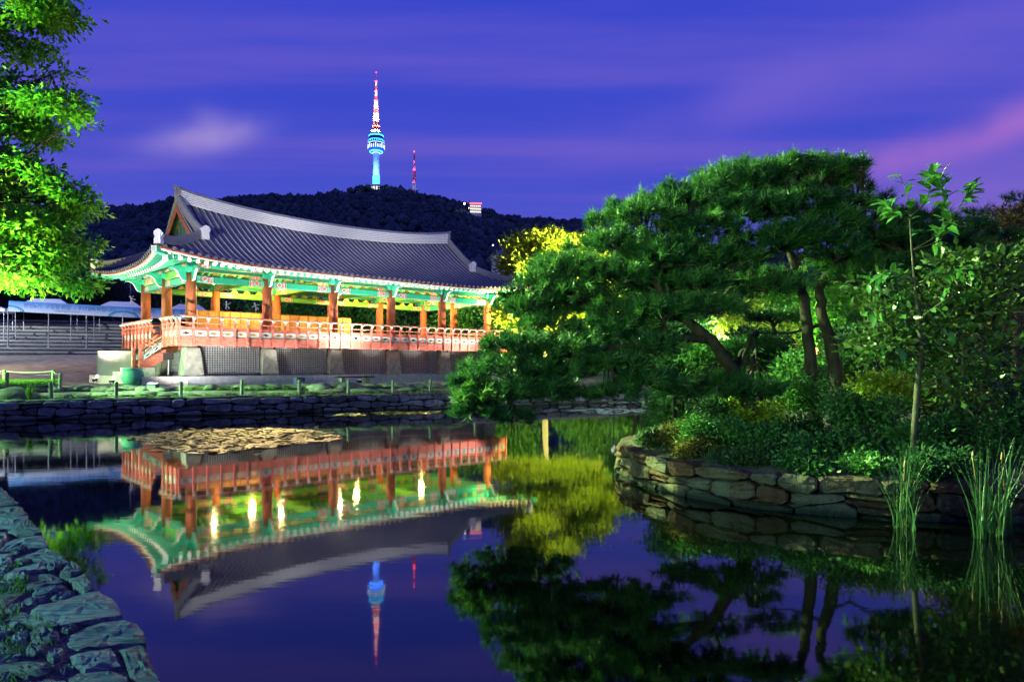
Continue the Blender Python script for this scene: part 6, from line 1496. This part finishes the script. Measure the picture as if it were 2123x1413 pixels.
# --- lily pads
def inpoly(x, y, poly):
    c = False; j = len(poly)-1
    for i in range(len(poly)):
        if (poly[i][1] > y) != (poly[j][1] > y) and x < (poly[j][0]-poly[i][0])*(y-poly[i][1])/(poly[j][1]-poly[i][1])+poly[i][0]: c = not c
        j = i
    return c
def pads(name, poly, n, r0, r1, mat, label):
    P = [gp(x, y, 0) for x, y in poly]; pl = [(p.x, p.y) for p in P]; xs = [p[0] for p in pl]; ys = [p[1] for p in pl]; VV = []; FF = []; b = 0; placed = []
    for k in range(n):
        x, y = rng.uniform(min(xs), max(xs)), rng.uniform(min(ys), max(ys))
        if not inpoly(x+rng.normal()*.12, y+rng.normal()*.12, pl): continue
        r = rng.uniform(r0, r1)
        if any((x-a)**2+(y-b_)**2 < (.78*(r+c))**2 for a, b_, c in placed[-1200:]): continue
        placed.append((x, y, r)); a0 = rng.uniform(0, 6.28); m = 10; tx, ty = rng.normal()*.06, rng.normal()*.06
        ring = [(math.cos(a0+.35+5.6*i/(m-1)), math.sin(a0+.35+5.6*i/(m-1))) for i in range(m)]
        vv = [(x, y, .016)]+[(x+r*c, y+r*s, .020+r*(tx*c+ty*s)+rng.uniform(0, .012)) for c, s in ring]; VV += vv; FF += [(b, b+i, b+i+1) for i in range(1, m)]; b += m+1
    tag(link(name, npmesh(name, np.array(VV), np.array(FF), M[mat])), label, 'lily pads', kind='stuff')
pads('lily_pads', [(275, 906), (330, 897), (450, 890), (560, 888), (640, 892), (703, 911), (640, 917), (560, 926), (470, 936), (400, 936), (330, 922)], 9000, .10, .19, 'pad', 'large golden carpet of lily pads floating before the pavilion')
pads('lily_pads', [(230, 915), (330, 892), (560, 882), (660, 886), (730, 910), (650, 926), (520, 945), (380, 945), (280, 930)], 130, .08, .15, 'pad', 'stray single lily pads scattered round the golden carpet')
pads('lily_pads', [(690, 862), (720, 857), (757, 858), (750, 863)], 400, .10, .2, 'pad', 'small golden strip of lily pads right of the large carpet')
pads('lily_pads', [(768, 857), (800, 853), (850, 854), (900, 852), (905, 857), (850, 860), (800, 860)], 900, .10, .2, 'pad', 'thin golden lily pad strip near the far wall under the pine')
pads('lily_pads', [(1180, 851), (1240, 847), (1330, 848), (1335, 853), (1280, 859), (1220, 856)], 1500, .12, .24, 'pad_pale', 'pale lily pads floating beyond the pine branches')
pads('lily_pads', [(1265, 833), (1340, 831), (1342, 834), (1270, 836)], 500, .15, .3, 'pad_pale', 'farthest pale strip of lily pads near the far shore')
# lamps glimpsed on the far shore
for px, D, z_, lab, mt in ((1330, 50, 3.4, 'white globe shore lamp glimpsed through the pine', 'lamp_shore'), (1272, 52, 2.9, 'second white globe shore lamp left of the first behind the pine', 'lamp_shore'), (1690, 44, 2.8, 'small warm shore lamp right of the upright pine trunk', 'lamp_orange'), (2060, 36, 2.9, 'small amber lamp among the foliage at right', 'lamp_orange')):
    p = at(px, 800, D); p.z = max(.7, shore_z(p)); o = empty('shore_lamp', p, 0, lab, 'street lamp', 'lamps on the far shore'); m = MB(); m.tube([(0, 0, 0), (0, 0, z_-.5)], [.06, .04], 8); m.build('pole', M['blackmetal'], o)
    m = MB(); m.lathe([(.06, z_-.5), (.17, z_-.36), (.19, z_-.22), (.13, z_-.08), (.03, z_-.03)], 14); m.build('globe', M[mt], o, True)
